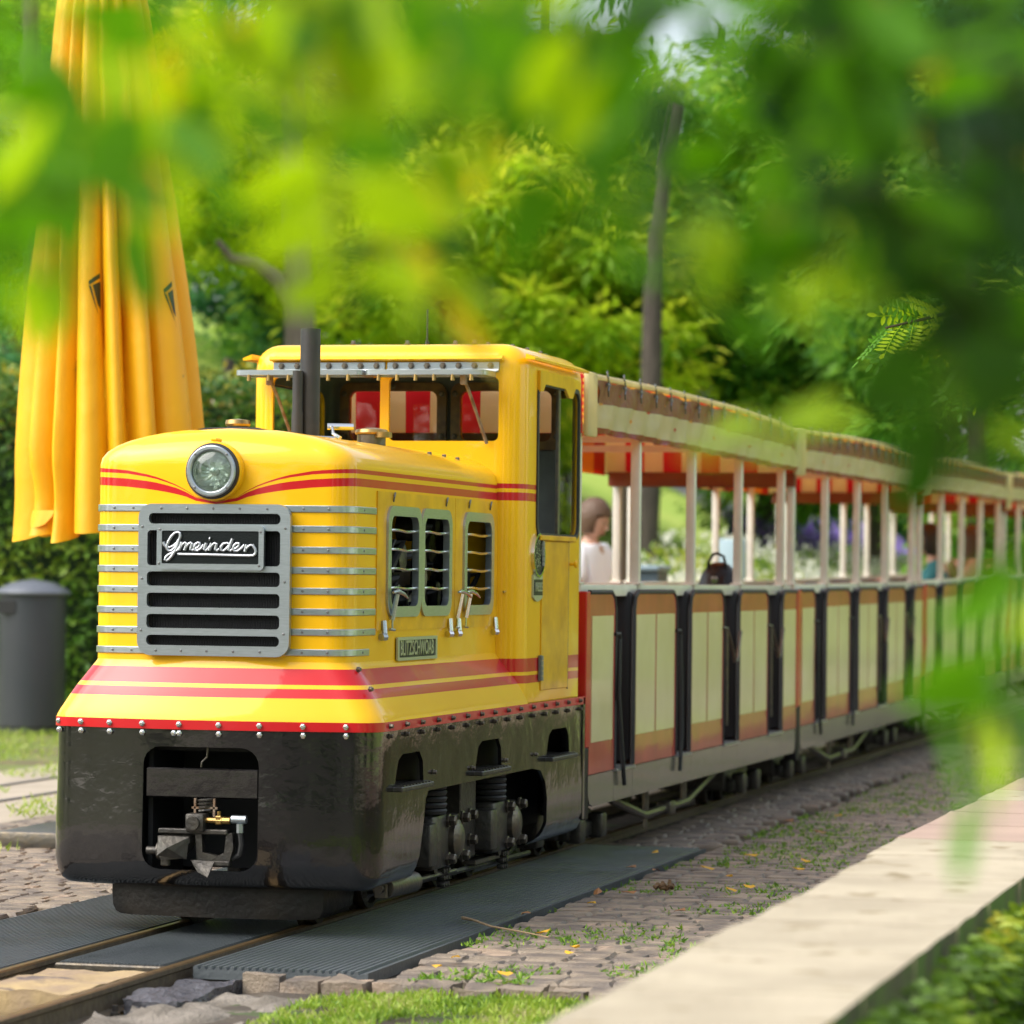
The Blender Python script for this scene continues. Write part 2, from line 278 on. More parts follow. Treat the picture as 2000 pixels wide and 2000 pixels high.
def shell(P, t, rowm, name, mats, parent, closed=False, fold=False, inner=None):
    # closed skin of thickness t over a grid of points; inner faces get material index `inner`
    R, N = len(P), len(P[0]); P = [[Vector(p) for p in r] for r in P]; Q = []
    for i in range(R):
        row = []
        for j in range(N):
            ja, jb = ((j-1) % N, (j+1) % N) if closed else (max(j-1, 0), min(j+1, N-1))
            du = P[i][jb]-P[i][ja]; dv = P[min(i+1, R-1)][j]-P[max(i-1, 0)][j]; nn = du.cross(dv)
            row.append(P[i][j] - (nn.normalized()*t if nn.length > 1e-9 else Vector((0, 0, t))))
        Q.append(row)
    mb = MB(); mb.grid(P, 0, rowm, closed); o = len(mb.v); mb.grid(Q, inner or 0, None if inner is not None else rowm, closed)
    def q(a, b, mi): mb.f.append((a, b, b+o, a+o)); mb.m.append(mi)
    for j in range(N if closed else N-1):
        q(j, (j+1) % N, rowm[0])
        if not fold and not (closed and fold is None): q((R-1)*N+j, (R-1)*N+(j+1) % N, rowm[-1])
    if not closed:
        for i in range(R-1): q(i*N, (i+1)*N, rowm[i]); q(i*N+N-1, (i+1)*N+N-1, rowm[i])
    if fold:
        b = (R-1)*N
        for j in range(N//2):
            k = N-1-j
            if j+1 >= k: break
            f = (b+j, b+j+1, b+k-1, b+k) if j+1 != k-1 else (b+j, b+j+1, b+k)
            mb.f.append(f); mb.m.append(rowm[-1]); mb.f.append(tuple(x+o for x in f)); mb.m.append(inner or 0)
        if not closed: mb.f.append((b, b+N-1, b+N-1+o, b+o)); mb.m.append(rowm[-1])
    if closed and fold is None:
        b = (R-1)*N; mb.f.append(tuple(b+j for j in range(N))); mb.m.append(rowm[-1]); mb.f.append(tuple(b+o+j for j in range(N))); mb.m.append(inner or 0)
    return mb.build(name, mats, parent)
def inst(name, me, loc, parent, rot=None, **kw):
    o = link(name, me, parent, **kw); o.location = loc
    if rot: o.rotation_euler = rot
    return o
def bolt_mesh(name, r, h, axis, m, dome=False):
    mb = MB(); prof = [(r*1.35, 0), (r*1.35, h*0.25), (r, h*0.3), (r, h*0.85), (r*0.7, h), (0.0001, h)] if not dome else [(r, 0), (r*0.95, h*0.5), (r*0.6, h), (0.0001, h)]
    mb.lathe([(a, b if axis != 'y' else -b) for a, b in prof], (0, 0, 0), axis, 6 if not dome else 8)
    o = mb.build(name, m, smooth=False); me = o.data; bpy.data.objects.remove(o); return me
BOLT_Y = bolt_mesh('bolt', 0.0068, 0.010, 'y', CHR); BOLT_X = bolt_mesh('bolt', 0.0068, 0.012, 'x', GUN); BOLT_Z = bolt_mesh('bolt', 0.008, 0.014, 'z', GUN)
SCREW_Y = bolt_mesh('screw', 0.0042, 0.0022, 'y', SCRW, True); SCREW_X = bolt_mesh('screw', 0.0042, 0.0022, 'x', SCRW, True)
BIGB_X = bolt_mesh('bolt', 0.018, 0.03, 'x', GUN); BOLT_YD = bolt_mesh('bolt', 0.009, 0.012, 'y', GUN)
# ------------------------------------------------------------------ LOCOMOTIVE
loco = thing('locomotive', (0, 1.4, GZ), 'yellow narrow gauge diesel locomotive with red stripes and a black skirt', 'locomotive')
def outline(hw, yc, bulge, rc, yend, nf=20, nc=7, ns=14, rear=None):
    # plan outline of a bonnet: left side, rounded corner, gently bowed front, corner, right side
    P = []
    for k in range(ns): P.append((-hw, yend+(yc+rc-yend)*k/ns))
    for k in range(nc): t = pi/2*k/nc; P.append((-hw+rc-rc*cos(t), yc+rc-rc*sin(t)))
    w = hw-rc
    for k in range(nf+1):
        x = -w+2*w*k/nf; P.append((x, yc-bulge*(1-(x/w)**2)))
    for k in range(1, nc+1): t = pi/2*k/nc; P.append((hw-rc+rc*sin(t), yc+rc-rc*cos(t)))
    for k in range(1, ns+1): P.append((hw, yc+rc+(yend-yc-rc)*k/ns))
    return P
HO = outline(0.41, 0.06, 0.032, 0.085, 1.88); SO = outline(0.52, 0.0, 0.055, 0.09, 1.88)
def hood_y(x):
    w = 0.325; ax = abs(x)
    return 0.06-0.032*(1-(ax/w)**2) if ax < w else 0.06+0.085-sqrt(max(0, 0.085**2-(ax-w)**2))
# swooping stripes: heights follow |x| on the bonnet front
def swoop(x, y, side, pts):
    if y > 0.16: return side
    ax = abs(x)
    for (a, za), (b, zb) in zip(pts, pts[1:]):
        if ax <= b: t = max(0, (ax-a)/(b-a)); return za+(zb-za)*t
    return side
T1 = [(0.0, 1.222), (0.07, 1.236), (0.09, 1.252), (0.14, 1.277), (0.21, 1.300), (0.30, 1.3165), (0.41, 1.324)]
T2 = [(0.0, 1.221), (0.07, 1.235), (0.09, 1.250), (0.14, 1.273), (0.21, 1.293), (0.30, 1.306), (0.41, 1.311)]
T3 = [(0.0, 1.220), (0.07, 1.234), (0.09, 1.247), (0.14, 1.266), (0.21, 1.281), (0.30, 1.291), (0.41, 1.297)]
T4 = [(0.0, 1.214), (0.07, 1.224), (0.09, 1.234), (0.14, 1.246), (0.21, 1.257), (0.30, 1.266), (0.41, 1.272)]
rows, rm = [], []
for z in (0.742, 0.80, 0.95, 1.10, 1.20): rows.append([(x, y, z) for x, y in HO]); rm.append(0)
for k, T in enumerate((T4, T3, T2, T1)):
    rows.append([(x, y, swoop(x, y, T[-1][1], T)) for x, y in HO]); rm[-1] = 1 if k in (1, 3) else 0; rm.append(0)
for k in range(0, 10):
    f = radians(min(88.5, 9.9*k)); c, s_ = cos(f)**0.95, sin(f)**0.95
    row = []
    for x, y in HO:
        w = max(0.0, min(1.0, 1-(y-0.06)/0.10)); zt = 1.332+0.116*s_
        row.append((x*c, y+0.14*(1-cos(f))*w, zt))
    rows.append(row); rm.append(0)
hood = shell(rows, 0.004, rm, 'bonnet', [YEL, RED, DARK], loco, fold=True, inner=2)
cut = [cutter(rrect(-0.222, 0.222, 0.775, 1.198, 0.04), 'y', -0.1, 0.2)]
WIN = [(0.475, 0.80), (0.865, 1.175), (1.40, 1.735)]
for a, b in WIN: cut.append(cutter(rrect(a, b, 0.905, 1.195, 0.045), 'x', -0.6, 0.6))
boolean(hood, cut)
# flare between bonnet and skirt
FZ = [(0.742, 0.0), (0.735, 0.03), (0.722, 0.12), (0.700, 0.26), (0.675, 0.42), (0.663, 0.50), (0.635, 0.66), (0.610, 0.79), (0.588, 0.91), (0.575, 0.97), (0.566, 1.0)]
rows = [[(a[0]+(b[0]-a[0])*m, a[1]+(b[1]-a[1])*m, z) for a, b in zip(HO, SO)] for z, m in FZ]
shell(rows[::-1], 0.01, [0, 0, 0, 0, 1, 0, 1, 1, 0, 0], 'flared_bonnet_base', [YEL, RED], loco)
S2 = outline(0.521, -0.001, 0.055, 0.09, 2.78)
shell([[(x, y, z) for x, y in S2] for z in (0.538, 0.566)], 0.012, [0], 'red_band', RED, loco)
# skirt
rows = []; SK = outline(0.515, 0.005, 0.055, 0.09, 2.74, ns=20)
def inset(P, d):
    Q = []
    for j, (x, y) in enumerate(P):
        a, b = P[max(j-1, 0)], P[min(j+1, len(P)-1)]; tx, ty = b[0]-a[0], b[1]-a[1]; L = sqrt(tx*tx+ty*ty); Q.append((x-ty/L*d, y+tx/L*d))
    return Q
for z, d in ((0.062, 0.06), (0.066, 0.035), (0.080, 0.015), (0.105, 0.003), (0.14, -0.004), (0.25, -0.004), (0.38, 0.0), (0.45, 0.0), (0.537, 0.0)):
    Q = inset(SK, d)
    # rear end wraps inward
    Q = [(x, y) for x, y in Q]; rows.append([(x, y, z) for x, y in Q])
skirt = shell(rows, 0.012, [0]*8, 'skirt', [BLK], loco)
cut = [cutter(rrect(-0.197, 0.168, 0.119, 0.486, 0.055), 'y', -0.3, 0.2)]
STEPS = [(0.215, 0.545), (1.18, 1.535), (2.18, 2.54)]
for a, b in STEPS: cut.append(cutter([(a, 0.368), (b, 0.368), (b-0.01, 0.43), (b-0.05, 0.462), (a+0.09, 0.462), (a+0.04, 0.445), (a+0.02, 0.41)], 'x', -0.7, 0.7))
cut.append(cutter([(0.46, 0.0), (0.475, 0.10), (0.53, 0.22), (0.565, 0.31), (0.60, 0.335), (1.97, 0.337), (2.09, 0.325), (2.16, 0.28), (2.185, 0.22), (2.18, 0.13), (2.13, 0.09), (2.02, 0.075), (1.98, 0.0)], 'x', -0.7, 0.7))
boolean(skirt, cut)
mb = MB()
for s in (-1, 1): mb.box(s*0.515-0.006, s*0.515+0.006, 2.74, 2.775, 0.11, 0.565, ch=0.002)
mb.box(-0.5, 0.5, 2.76, 2.772, 0.12, 0.565); mb.build('skirt_rear_sheet', BLK, loco)
for a, b in STEPS:
    for s in (-1, 1):
        mb = MB(); mb.box(min(s*0.40, s*0.545), max(s*0.40, s*0.545), a-0.02, b+0.02, 0.352, 0.367, ch=0.003)
        for k in range(9):
            yy = a+(b-a)*(k+0.5)/9; mb.box(min(s*0.50, s*0.543), max(s*0.50, s*0.543), yy-0.008, yy+0.008, 0.367, 0.371)
        mb.build('step', DSTL, loco)
        MB().box(min(s*0.38, s*0.39), max(s*0.38, s*0.39), a-0.03, b+0.03, 0.33, 0.50).build('step_recess', DARK, loco)
# plough below the skirt
rows = []
for z, i in ((-0.028, 0.045), (-0.02, 0.02), (0.0, 0.004), (0.03, 0), (0.075, 0)):
    rows.append([(x, y, z) for x, y in [(-0.355+i, 0.30), (-0.355+i, 0.15), (-0.33+i*0.6, 0.07), (-0.25, 0.035), (-0.12, 0.025), (0, 0.022), (0.12, 0.025), (0.25, 0.035), (0.34-i*0.6, 0.07), (0.365-i, 0.15), (0.365-i, 0.30)]])
shell(rows, 0.014, [0]*4, 'plough', PLOW, loco)
# chassis seen through the openings
mb = MB(); mb.box(-0.36, 0.36, 0.30, 2.70, 0.10, 0.50); mb.box(-0.46, 0.46, 0.05, 2.7, 0.47, 0.53)
mb.box(-0.20, -0.185, 0.02, 0.3, 0.08, 0.5); mb.box(0.175, 0.19, 0.02, 0.3, 0.08, 0.5); mb.build('chassis_frame', DARK, loco)
mb = MB(); mb.box(-0.19, 0.165, -0.035, 0.0, 0.333, 0.422, ch=0.004); bm_ = mb.build('buffer_beam', BLK, loco)
# centre coupler
cp = MB(); cp.box(-0.045, 0.012, -0.09, -0.03, 0.235, 0.29, ch=0.006); cp.lathe([(0.020, -0.012), (0.020, 0.0), (0.011, 0.0), (0.011, 0.02)], (-0.018, -0.09, 0.262), 'y', 16)
cp.box(-0.135, 0.082, -0.075, -0.045, 0.228, 0.243, ch=0.003)
cp.prism([(-0.128, 0.222), (-0.03, 0.222), (-0.028, 0.205), (-0.06, 0.155), (-0.115, 0.150), (-0.13, 0.17)], 'y', -0.095, -0.03)
cp.add([(-0.125, -0.095, 0.222), (-0.03, -0.095, 0.220), (-0.085, -0.135, 0.19), (-0.12, -0.125, 0.165), (-0.035, -0.10, 0.155)], [(0, 1, 2), (0, 2, 3), (2, 1, 4), (3, 2, 4)])
cp.tube([(-0.170, -0.07, 0.176), (-0.13, -0.07, 0.176)], 0.012, 12); cp.lathe([(0.026, 0), (0.026, 0.012)], (-0.135, -0.07, 0.176), 'x', 16)
cp.prism([(-0.02, 0.235), (0.0, 0.235), (0.004, 0.175), (0.05, 0.165), (0.072, 0.175), (0.078, 0.23), (0.096, 0.235), (0.100, 0.19), (0.085, 0.135), (-0.012, 0.135)], 'y', -0.07, -0.045)
cp.add([(-0.03, -0.08, 0.152), (0.045, -0.08, 0.150), (0.038, -0.12, 0.105), (0.0, -0.10, 0.118), (0.03, -0.06, 0.12)], [(0, 1, 2), (0, 2, 3), (1, 4, 2), (0, 3, 4), (3, 2, 4), (0, 4, 1)])
cp.box(0.04, 0.09, -0.075, -0.05, 0.135, 0.15, ch=0.003); cp.box(-0.128, -0.10, -0.07, -0.05, 0.13, 0.155, ch=0.004)
coup = cp.build('coupler', DSTL, loco)
v = MB(); v.lathe([(0.009, 0.0), (0.009, 0.03), (0.013, 0.03), (0.013, 0.05), (0.011, 0.05), (0.011, 0.075)], (0.012, -0.06, 0.270), 'x', 8); v.box(0.042, 0.062, -0.072, -0.048, 0.258, 0.284, ch=0.003); v.lathe([(0.006, 0), (0.006, 0.035)], (0.052, -0.06, 0.262), 'z', 8)
v.build('brass_valve', BRASS, coup)
v = MB(); v.lathe([(0.0125, 0.0), (0.0125, 0.045)], (0.092, -0.06, 0.274), 'x', 12); v.tube([(0.118, -0.06, 0.262), (0.118, -0.06, 0.235)], 0.011, 6); v.build('pipe_fitting', STEEL, coup)
v = MB(); v.tube([(0.118, -0.06, 0.235), (0.122, -0.058, 0.20), (0.115, -0.055, 0.17), (0.09, -0.05, 0.155)], 0.008, 8); v.build('air_hose', RUB, coup)
v = MB(); hz = [(-0.0+0.022*cos(t*0.8), -0.03+0.022*sin(t*0.8), 0.29+t*0.0013) for t in range(34)]; v.tube(hz, 0.004, 5); v.build('coil_spring', DSTL, coup)
v = MB()
for xx in (-0.03, 0.03): v.box(xx-0.003, xx+0.003, -0.045, -0.035, 0.28, 0.333)
v.box(-0.04, 0.04, -0.045, -0.037, 0.302, 0.308); v.build('spring_bracket', RUST, coup)
v = MB(); v.tube([(0.0, -0.02, 0.485), (-0.002, -0.02, 0.455), (-0.018, -0.02, 0.44), (-0.02, -0.02, 0.425)], 0.003, 6); v.build('hook_wire', GUN, bm_)
# bolts along the red band and the skirt top
ys = lambda x, P=S2: 0.0-0.001-0.055*(1-(x/0.43)**2) if abs(x) < 0.43 else 0.0+0.09-sqrt(max(0, 0.09**2-(abs(x)-0.43)**2))
for k, x in enumerate((-0.492, -0.41, -0.31, -0.20, -0.08, 0.045, 0.17, 0.30, 0.425)):
    y = ys(x)-0.001; inst('bolt', BOLT_Y, (x, y, 0.553), loco); inst('bolt', BOLT_Y, (x, y+0.004, 0.526), loco)
inst('bolt', BOLT_Y, (-0.097, ys(-0.097)+0.003, 0.526), loco)
y = 0.13
while y < 2.72:
    for s in ((1,)):
        inst('bolt', BOLT_X, (0.522, y, 0.553), loco); inst('bolt', BOLT_X, (0.516, y+0.02, 0.522), loco)
    y += 0.185+0.02*(rnd.random()-0.5)
for yy, zz in ((0.65, 0.39), (1.13, 0.38), (1.57, 0.385), (2.0, 0.385)): inst('bolt', BOLT_X, (0.517, yy, zz), loco)
for k, (x, y, z) in enumerate(((0.425, 0.115, 0.722), (0.475, 0.075, 0.665))): inst('bolt', BOLT_X, (x, y, z), loco, (0, 0, -0.5))
# steel strips round the bonnet
ZS = [1.2015, 1.141, 1.078, 1.017, 0.955, 0.893, 0.832, 0.771]
def hood_path(x0, yend):
    pts = []
    x = x0
    while x < 0.325: pts.append((x, hood_y(x), 0, -1)); x += 0.02
    for k in range(9): t = pi/2*k/8; pts.append((0.325+0.085*sin(t), 0.145-0.085*cos(t), sin(t), -cos(t)))
    pts.append((0.41, yend, 1, 0)); return pts
for i, z in enumerate(ZS):
    for s in (-1, 1):
        x0 = 0.19 if i in (0, 7) else 0.235
        P = hood_path(x0, 0.27 if i == 7 else 0.335); R_ = []
        for zz, o in ((z-0.0102, -0.002), (z-0.0102, 0.003), (z-0.0085, 0.0045), (z+0.0085, 0.0045), (z+0.0102, 0.003), (z+0.0102, -0.002)):
            R_.append([(s*(x+nx*o), y+ny*o, zz) for x, y, nx, ny in P])
        mb = MB(); mb.grid(R_); n = len(P); mb.f += [(k*n+n-1, ) for k in ()]; mb.f.append(tuple(k*n+n-1 for k in range(6))); mb.m.append(0); mb.f.append(tuple(k*n for k in range(5, -1, -1))); mb.m.append(0)
        st = mb.build('steel_strip', STEEL, loco)
        for x in ((0.27, 0.345) if s > 0 else (0.27, 0.335)): inst('screw', SCREW_Y, (s*x, hood_y(x)-0.0045, z), st)
        if s > 0: inst('screw', SCREW_X, (0.4145, 0.20, z), st)
# grille
G0, G1 = 0.757, 1.2135
gx = lambda p: -0.24+(p-112)/1643*0.48
gz = lambda p: G1-(p-135)/1635*(G1-G0)
mb = MB(); mb.prism(rrect(-0.24, 0.24, G0, G1, 0.042, 8), 'y', 0.010, 0.030); gr = mb.build('radiator_grille', STEEL, loco)
cut = []
for i, (a, b) in enumerate(((235, 350), (420, 800), (865, 1020), (1095, 1250), (1325, 1475), (1550, 1660))):
    r = (gz(a)-gz(b))*0.30 if i else 0.014; cut.append(cutter(rrect(-0.211+(i == 0)*0.004, 0.209, gz(b), gz(a), min(r, 0.012) if 0 < i < 5 else 0.0135), "y", -0.05, 0.1))
boolean(gr, cut)
for x in (-0.168, -0.086, -0.003, 0.081, 0.167): inst('screw', SCREW_Y, (x, 0.0095, 1.200), gr)
for x in (-0.180, -0.10, -0.019, 0.065, 0.149): inst('screw', SCREW_Y, (x, 0.0095, 0.7715), gr)
for x, z in ((-0.227, 1.144), (0.225, 1.142), (-0.227, 0.988), (0.224, 0.982), (-0.228, 0.832), (0.223, 0.826)): inst('screw', SCREW_Y, (x, 0.0095, z), gr)
mb = MB(); mb.box(-0.225, 0.225, 0.050, 0.06, 0.77, 1.205)
k = -0.222
while k < 0.222: mb.box(k, k+0.0022, 0.042, 0.052, 0.775, 1.2); k += 0.0052
for i in range(54): mb.box(-0.222, 0.222, 0.046, 0.0485, 0.778+i*0.0079, 0.7795+i*0.0079)
mb.build('radiator_core', RADI, loco)
# maker's plate
pl = MB(); ring(pl, rrect(-0.176, 0.162, gz(845), gz(365), 0.014, 4), rrect(-0.160, 0.146, gz(780), gz(425), 0.004, 4), 'y', -0.004, 0.010)
plate = pl.build('makers_plate_frame', STEEL, loco)
MB().box(-0.162, 0.148, 0.000, 0.008, gz(785), gz(418)).build('plate_ground', PLATE, plate)
for x, z in ((-0.166, gz(412)), (0.152, gz(432)), (-0.168, gz(778)), (0.147, gz(795))): inst('screw', SCREW_Y, (x, -0.004, z), plate)
STK = [[(402, 548), (412, 580), (436, 603), (470, 606), (512, 590), (548, 560), (576, 520), (588, 480), (580, 450), (556, 440), (524, 452), (490, 488), (462, 535), (444, 580), (444, 620), (462, 642), (492, 640), (525, 612), (552, 575), (572, 540)],
 [(572, 540), (556, 590), (530, 645), (500, 695), (468, 732), (440, 750), (426, 740), (430, 715), (456, 688), (505, 662), (555, 636), (585, 600)],
 [(605, 548), (590, 590), (575, 636)], [(585, 612), (612, 572), (640, 552), (655, 565), (646, 600), (634, 636)], [(646, 606), (672, 570), (700, 552), (716, 564), (706, 600), (700, 625), (716, 636), (738, 622)],
 [(738, 622), (778, 606), (800, 580), (797, 556), (775, 552), (750, 572), (738, 606), (748, 634), (780, 636), (815, 612), (842, 575)],
 [(868, 556), (856, 590), (848, 624), (864, 637), (890, 616), (905, 592)], [(925, 556), (912, 596), (900, 636)], [(910, 610), (936, 572), (962, 554), (980, 566), (972, 600), (968, 626), (984, 637), (1010, 618)],
 [(1120, 568), (1092, 553), (1052, 562), (1028, 596), (1030, 628), (1054, 638), (1086, 616), (1112, 585)], [(1152, 508), (1134, 550), (1116, 600), (1112, 628), (1128, 637), (1152, 620)],
 [(1152, 620), (1196, 606), (1222, 582), (1222, 558), (1198, 554), (1172, 576), (1160, 610), (1172, 638), (1206, 638), (1246, 612), (1282, 572)],
 [(1304, 568), (1298, 600), (1286, 644)], [(1300, 614), (1322, 588), (1350, 572), (1372, 580), (1384, 568)], [(1372, 580), (1392, 606), (1404, 640), (1398, 668), (1376, 684), (1330, 688), (1100, 684), (800, 680), (562, 678)], [(900, 508), (910, 510)]]
mb = MB()
for i, s_ in enumerate(STK):
    P_ = [(gx(x), -0.003, gz(y)) for x, y in s_]; w = []
    for k in range(len(P_)):
        a, b = P_[max(k-1, 0)], P_[min(k+1, len(P_)-1)]; w.append(0.0032+0.0019*abs(b[2]-a[2])/(sqrt((b[0]-a[0])**2+(b[2]-a[2])**2)+1e-6))
    if i == 14: w = [0.0044]*len(P_)
    if i == 15: w = [0.0058]*len(P_)
    mb.tube(P_, w, 8)
mb.build('script_lettering', CAST, plate)
# headlight
hl = MB(); hl.lathe([(0.084, 0.04), (0.084, -0.014), (0.081, -0.020), (0.076, -0.021), (0.063, -0.020)], (0, 0, 1.312), 'y', 40, 0, False); hl.lathe([(0.089, 0.03), (0.089, -0.004), (0.085, -0.009), (0.083, -0.006)], (0, 0, 1.312), 'y', 40, 1, False)
hl.box(-0.010, 0.010, -0.005, 0.05, 1.402, 1.412, 1, ch=0.003)
lamp = hl.build('headlight', [RUB, YEL], loco)
b_ = MB(); b_.lathe([(0.0775, -0.015), (0.0775, -0.024), (0.074, -0.027), (0.066, -0.027), (0.0625, -0.024), (0.0615, -0.015)], (0, 0, 1.312), 'y', 40, 0, False); b_.build('bezel', STEEL, lamp)
for a in (45, 135, 225, 315): inst('screw', SCREW_Y, (0.0705*cos(radians(a)), -0.027, 1.312+0.0705*sin(radians(a))), lamp)
rf = MB(); n = 32; prof = [(0.061, -0.016), (0.055, -0.004), (0.044, 0.006), (0.028, 0.013), (0.012, 0.016)]; rr = random.Random(3)
vs = []
for r, h in prof:
    for k in range(n): t = 2*pi*k/n; vs.append((r*cos(t), h+0.004*rr.random(), 1.312+r*sin(t)))
rf.add(vs, [(i*n+k, i*n+(k+1) % n, (i+1)*n+(k+1) % n, (i+1)*n+k) for i in range(4) for k in range(n)]); rf.lathe([(0.013, 0.016), (0.011, -0.006), (0.0001, -0.009)], (0, 0, 1.312), 'y', 12)
rf.build('reflector', MIRR, lamp, smooth=False)
gl = MB(); gl.lathe([(0.0615, -0.017), (0.045, -0.024), (0.025, -0.028), (0.0001, -0.029)], (0, 0, 1.312), 'y', 32); gl.lathe([(0.0615, -0.015), (0.045, -0.022), (0.025, -0.026), (0.0001, -0.027)], (0, 0, 1.312), 'y', 32); gl.build('lens', GLASS, lamp)
# engine doors on both sides with framed louvre windows
for s in (-1, 1):
    for (a, b), wins in (((0.345, 1.265), WIN[:2]), ((1.270, 1.845), WIN[2:])):
        d = MB(); d.box(min(s*0.409, s*0.4145), max(s*0.409, s*0.4145), a, b, 0.835, 1.264, ch=0.0015).build
        d = MB().box(min(s*0.409, s*0.4145), max(s*0.409, s*0.4145), a, b, 0.835, 1.264); door = d.build('engine_door', YELO, loco)
        boolean(door, [cutter(rrect(p, q, 0.905, 1.195, 0.045), 'x', -0.6, 0.6) for p, q in wins])
        for p, q in wins:
            w = MB(); ring(w, rrect(p-0.032, q+0.032, 0.876, 1.222, 0.055, 6), rrect(p+0.004, q-0.004, 0.909, 1.191, 0.035, 6), 'x', s*0.400, s*0.422)
            fr = w.build('window_frame', STEEL, door)
            w = MB()
            for zz in (0.965, 1.025, 1.085, 1.145): w.tube([(s*(0.414+0.003*sin(2*pi*k/8)), p-0.005+(q-p+0.01)*k/8, zz+0.002*sin(k*0.9)) for k in range(9)], 0.0045, 6)
            w.build('guard_bars', CHR, fr)
        for yy in ((a+0.17, b-0.12) if s > 0 else ()):
            v = MB(); v.tube([(s*0.416, yy, 1.235), (s*0.420, yy-0.005, 1.25), (s*0.421, yy, 1.262), (s*0.416, yy+0.006, 1.25)], 0.003, 6); v.build('drop_catch', SCRW, door)
    for yy in (0.45, 1.235, 1.345, 1.84):
        v = MB(); v.tube([(s*0.424, yy+0.035, 0.868), (s*0.440, yy+0.035, 0.948)], [0.0085, 0.0075], 8); v.tube([(s*0.440, yy-0.01, 0.953), (s*0.442, yy+0.035, 0.957), (s*0.446, yy+0.09, 0.948), (s*0.449, yy+0.125, 0.935)], [0.004, 0.0075, 0.006, 0.003], 8)
        v.tube([(s*0.425, yy+0.036, 0.868), (s*0.425, yy+0.036, 0.838)], 0.003, 6); v.tube([(s*0.425, yy+0.01, 0.838), (s*0.425, yy+0.06, 0.836)], 0.0045, 6)
        v.tube([(s*0.42, yy-0.045, 0.865), (s*0.425, yy-0.05, 0.825)], 0.009, 8); v.tube([(s*0.42, yy-0.07, 0.815), (s*0.428, yy-0.05, 0.815)], 0.012, 8); v.build('spring_latch', CHR if yy != 0.45 else STEEL, loco)
# engine behind the louvres
en = MB(); rr = random.Random(5); en.box(-0.2, 0.2, 0.35, 1.8, 0.78, 1.05, ch=0.01)
for k in range(26):
    y = 0.45+rr.random()*1.3; z = 0.85+rr.random()*0.33; r = 0.012+0.03*rr.random()
    en.tube([(0.3, y, z), (0.36, y+0.1*rr.random(), z+0.03*rr.random()), (0.34, y+0.25*(rr.random()-0.3), z-0.16*rr.random())], r*0.5, 8, mi=1)
    en.lathe([(r*1.4, -0.03), (r*1.4, 0.03), (r*0.6, 0.035)], (0.31, y, z), 'x', 14, mi=0)
en.tube([(0.35, 1.02, 0.86), (0.36, 1.05, 1.0), (0.35, 1.03, 1.2)], 0.02, 10, mi=2)
en.box(-0.392, -0.386, 0.32, 1.86, 0.80, 1.26, 1); en.build('engine', [DSTL, RADI, GUN], loco)  # added dark plate stands in for the shade inside the bonnet
# name plates
def text_mesh(txt, size, m, name, parent, place, ext=0.0015, sx=1.0, bold=0.0):
    cu = bpy.data.curves.new('t', 'FONT'); cu.body = txt; cu.size = size; cu.extrude = ext; cu.align_x = 'CENTER'; cu.align_y = 'CENTER'; cu.offset = bold; cu.resolution_u = 3
    o = bpy.data.objects.new('t', cu); COL.objects.link(o); dg = bpy.context.evaluated_depsgraph_get(); dg.update()
    me = bpy.data.meshes.new_from_object(o.evaluated_get(dg)); bpy.data.objects.remove(o)
    me.transform(place @ Matrix.Diagonal((sx, 1, 1, 1))); me.materials.clear(); me.materials.append(m); return link(name, me, parent)
RX = lambda x, y, z: Matrix(((0, 0, 1, x), (1, 0, 0, y), (0, 1, 0, z), (0, 0, 0, 1)))
v = MB(); v.box(0.409, 0.416, 0.575, 1.035, 0.742, 0.808, ch=0.002); np_ = v.build('name_plate', PLATE, loco)
v = MB(); ring(v, rrect(0.570, 1.040, 0.738, 0.812, 0.004, 3), rrect(0.590, 1.020, 0.748, 0.802, 0.003, 3), 'x', 0.414, 0.420); v.build('plate_rim', OLIV, np_)
text_mesh('BLITZSCHWOAB', 0.066, OLIV, 'plate_lettering', np_, RX(0.4165, 0.806, 0.775), sx=0.80, bold=0.0008)
# ---- cab
def cab_outline(d):
    P = []; hw, y0, y1 = 0.5-d, 1.84+d, 2.78-d; rf, rr_ = max(0.10-d, 0.02), max(0.05-d, 0.01)
    for cx, cy, r, a in ((-hw+rf, y0+rf, rf, 180), (hw-rf, y0+rf, rf, 270), (hw-rr_, y1-rr_, rr_, 0), (-hw+rr_, y1-rr_, rr_, 90)):
        for k in range(8): t = radians(a+90*k/7); P.append((cx+r*cos(t), cy+r*sin(t)))
    return P
rows, rm = [], []
for z, m_ in ((0.566, 0), (0.635, 1), (0.663, 0), (0.675, 1), (0.722, 0), (1.0, 0), (1.271, 1), (1.300, 0), (1.313, 1), (1.330, 0), (1.55, 0), (1.735, 0)): rows.append([(x, y, z) for x, y in cab_outline(0)]); rm.append(m_)
for k in range(1, 8): t = pi/2*k/7; rows.append([(x, y, 1.735+0.085*sin(t)) for x, y in cab_outline(0.095*(1-cos(t)))]); rm.append(0)
rows.append([(x*0.5, 2.31+(y-2.31)*0.5, 1.832) for x, y in cab_outline(0.095)])
cab = shell(rows, 0.018, rm, 'cab', [YEL, RED, CABIN], loco, closed=True, fold=None, inner=2)
cut = [cutter(rrect(-0.41, -0.016, 1.477, 1.70, 0.02), 'y', 1.7, 1.95), cutter(rrect(0.016, 0.412, 1.477, 1.70, 0.02), 'y', 1.7, 1.95)]
for s in (-1, 1): cut.append(cutter(rrect(2.055, 2.70, 1.155, 1.69, 0.05), 'x', *((0.3, 0.7) if s > 0 else (-0.7, -0.3))))
for a, b in ((-0.40, -0.057), (0.033, 0.385)): cut.append(cutter(rrect(a, b, 1.51, 1.70, 0.03), 'y', 2.7, 2.9))
boolean(cab, cut)
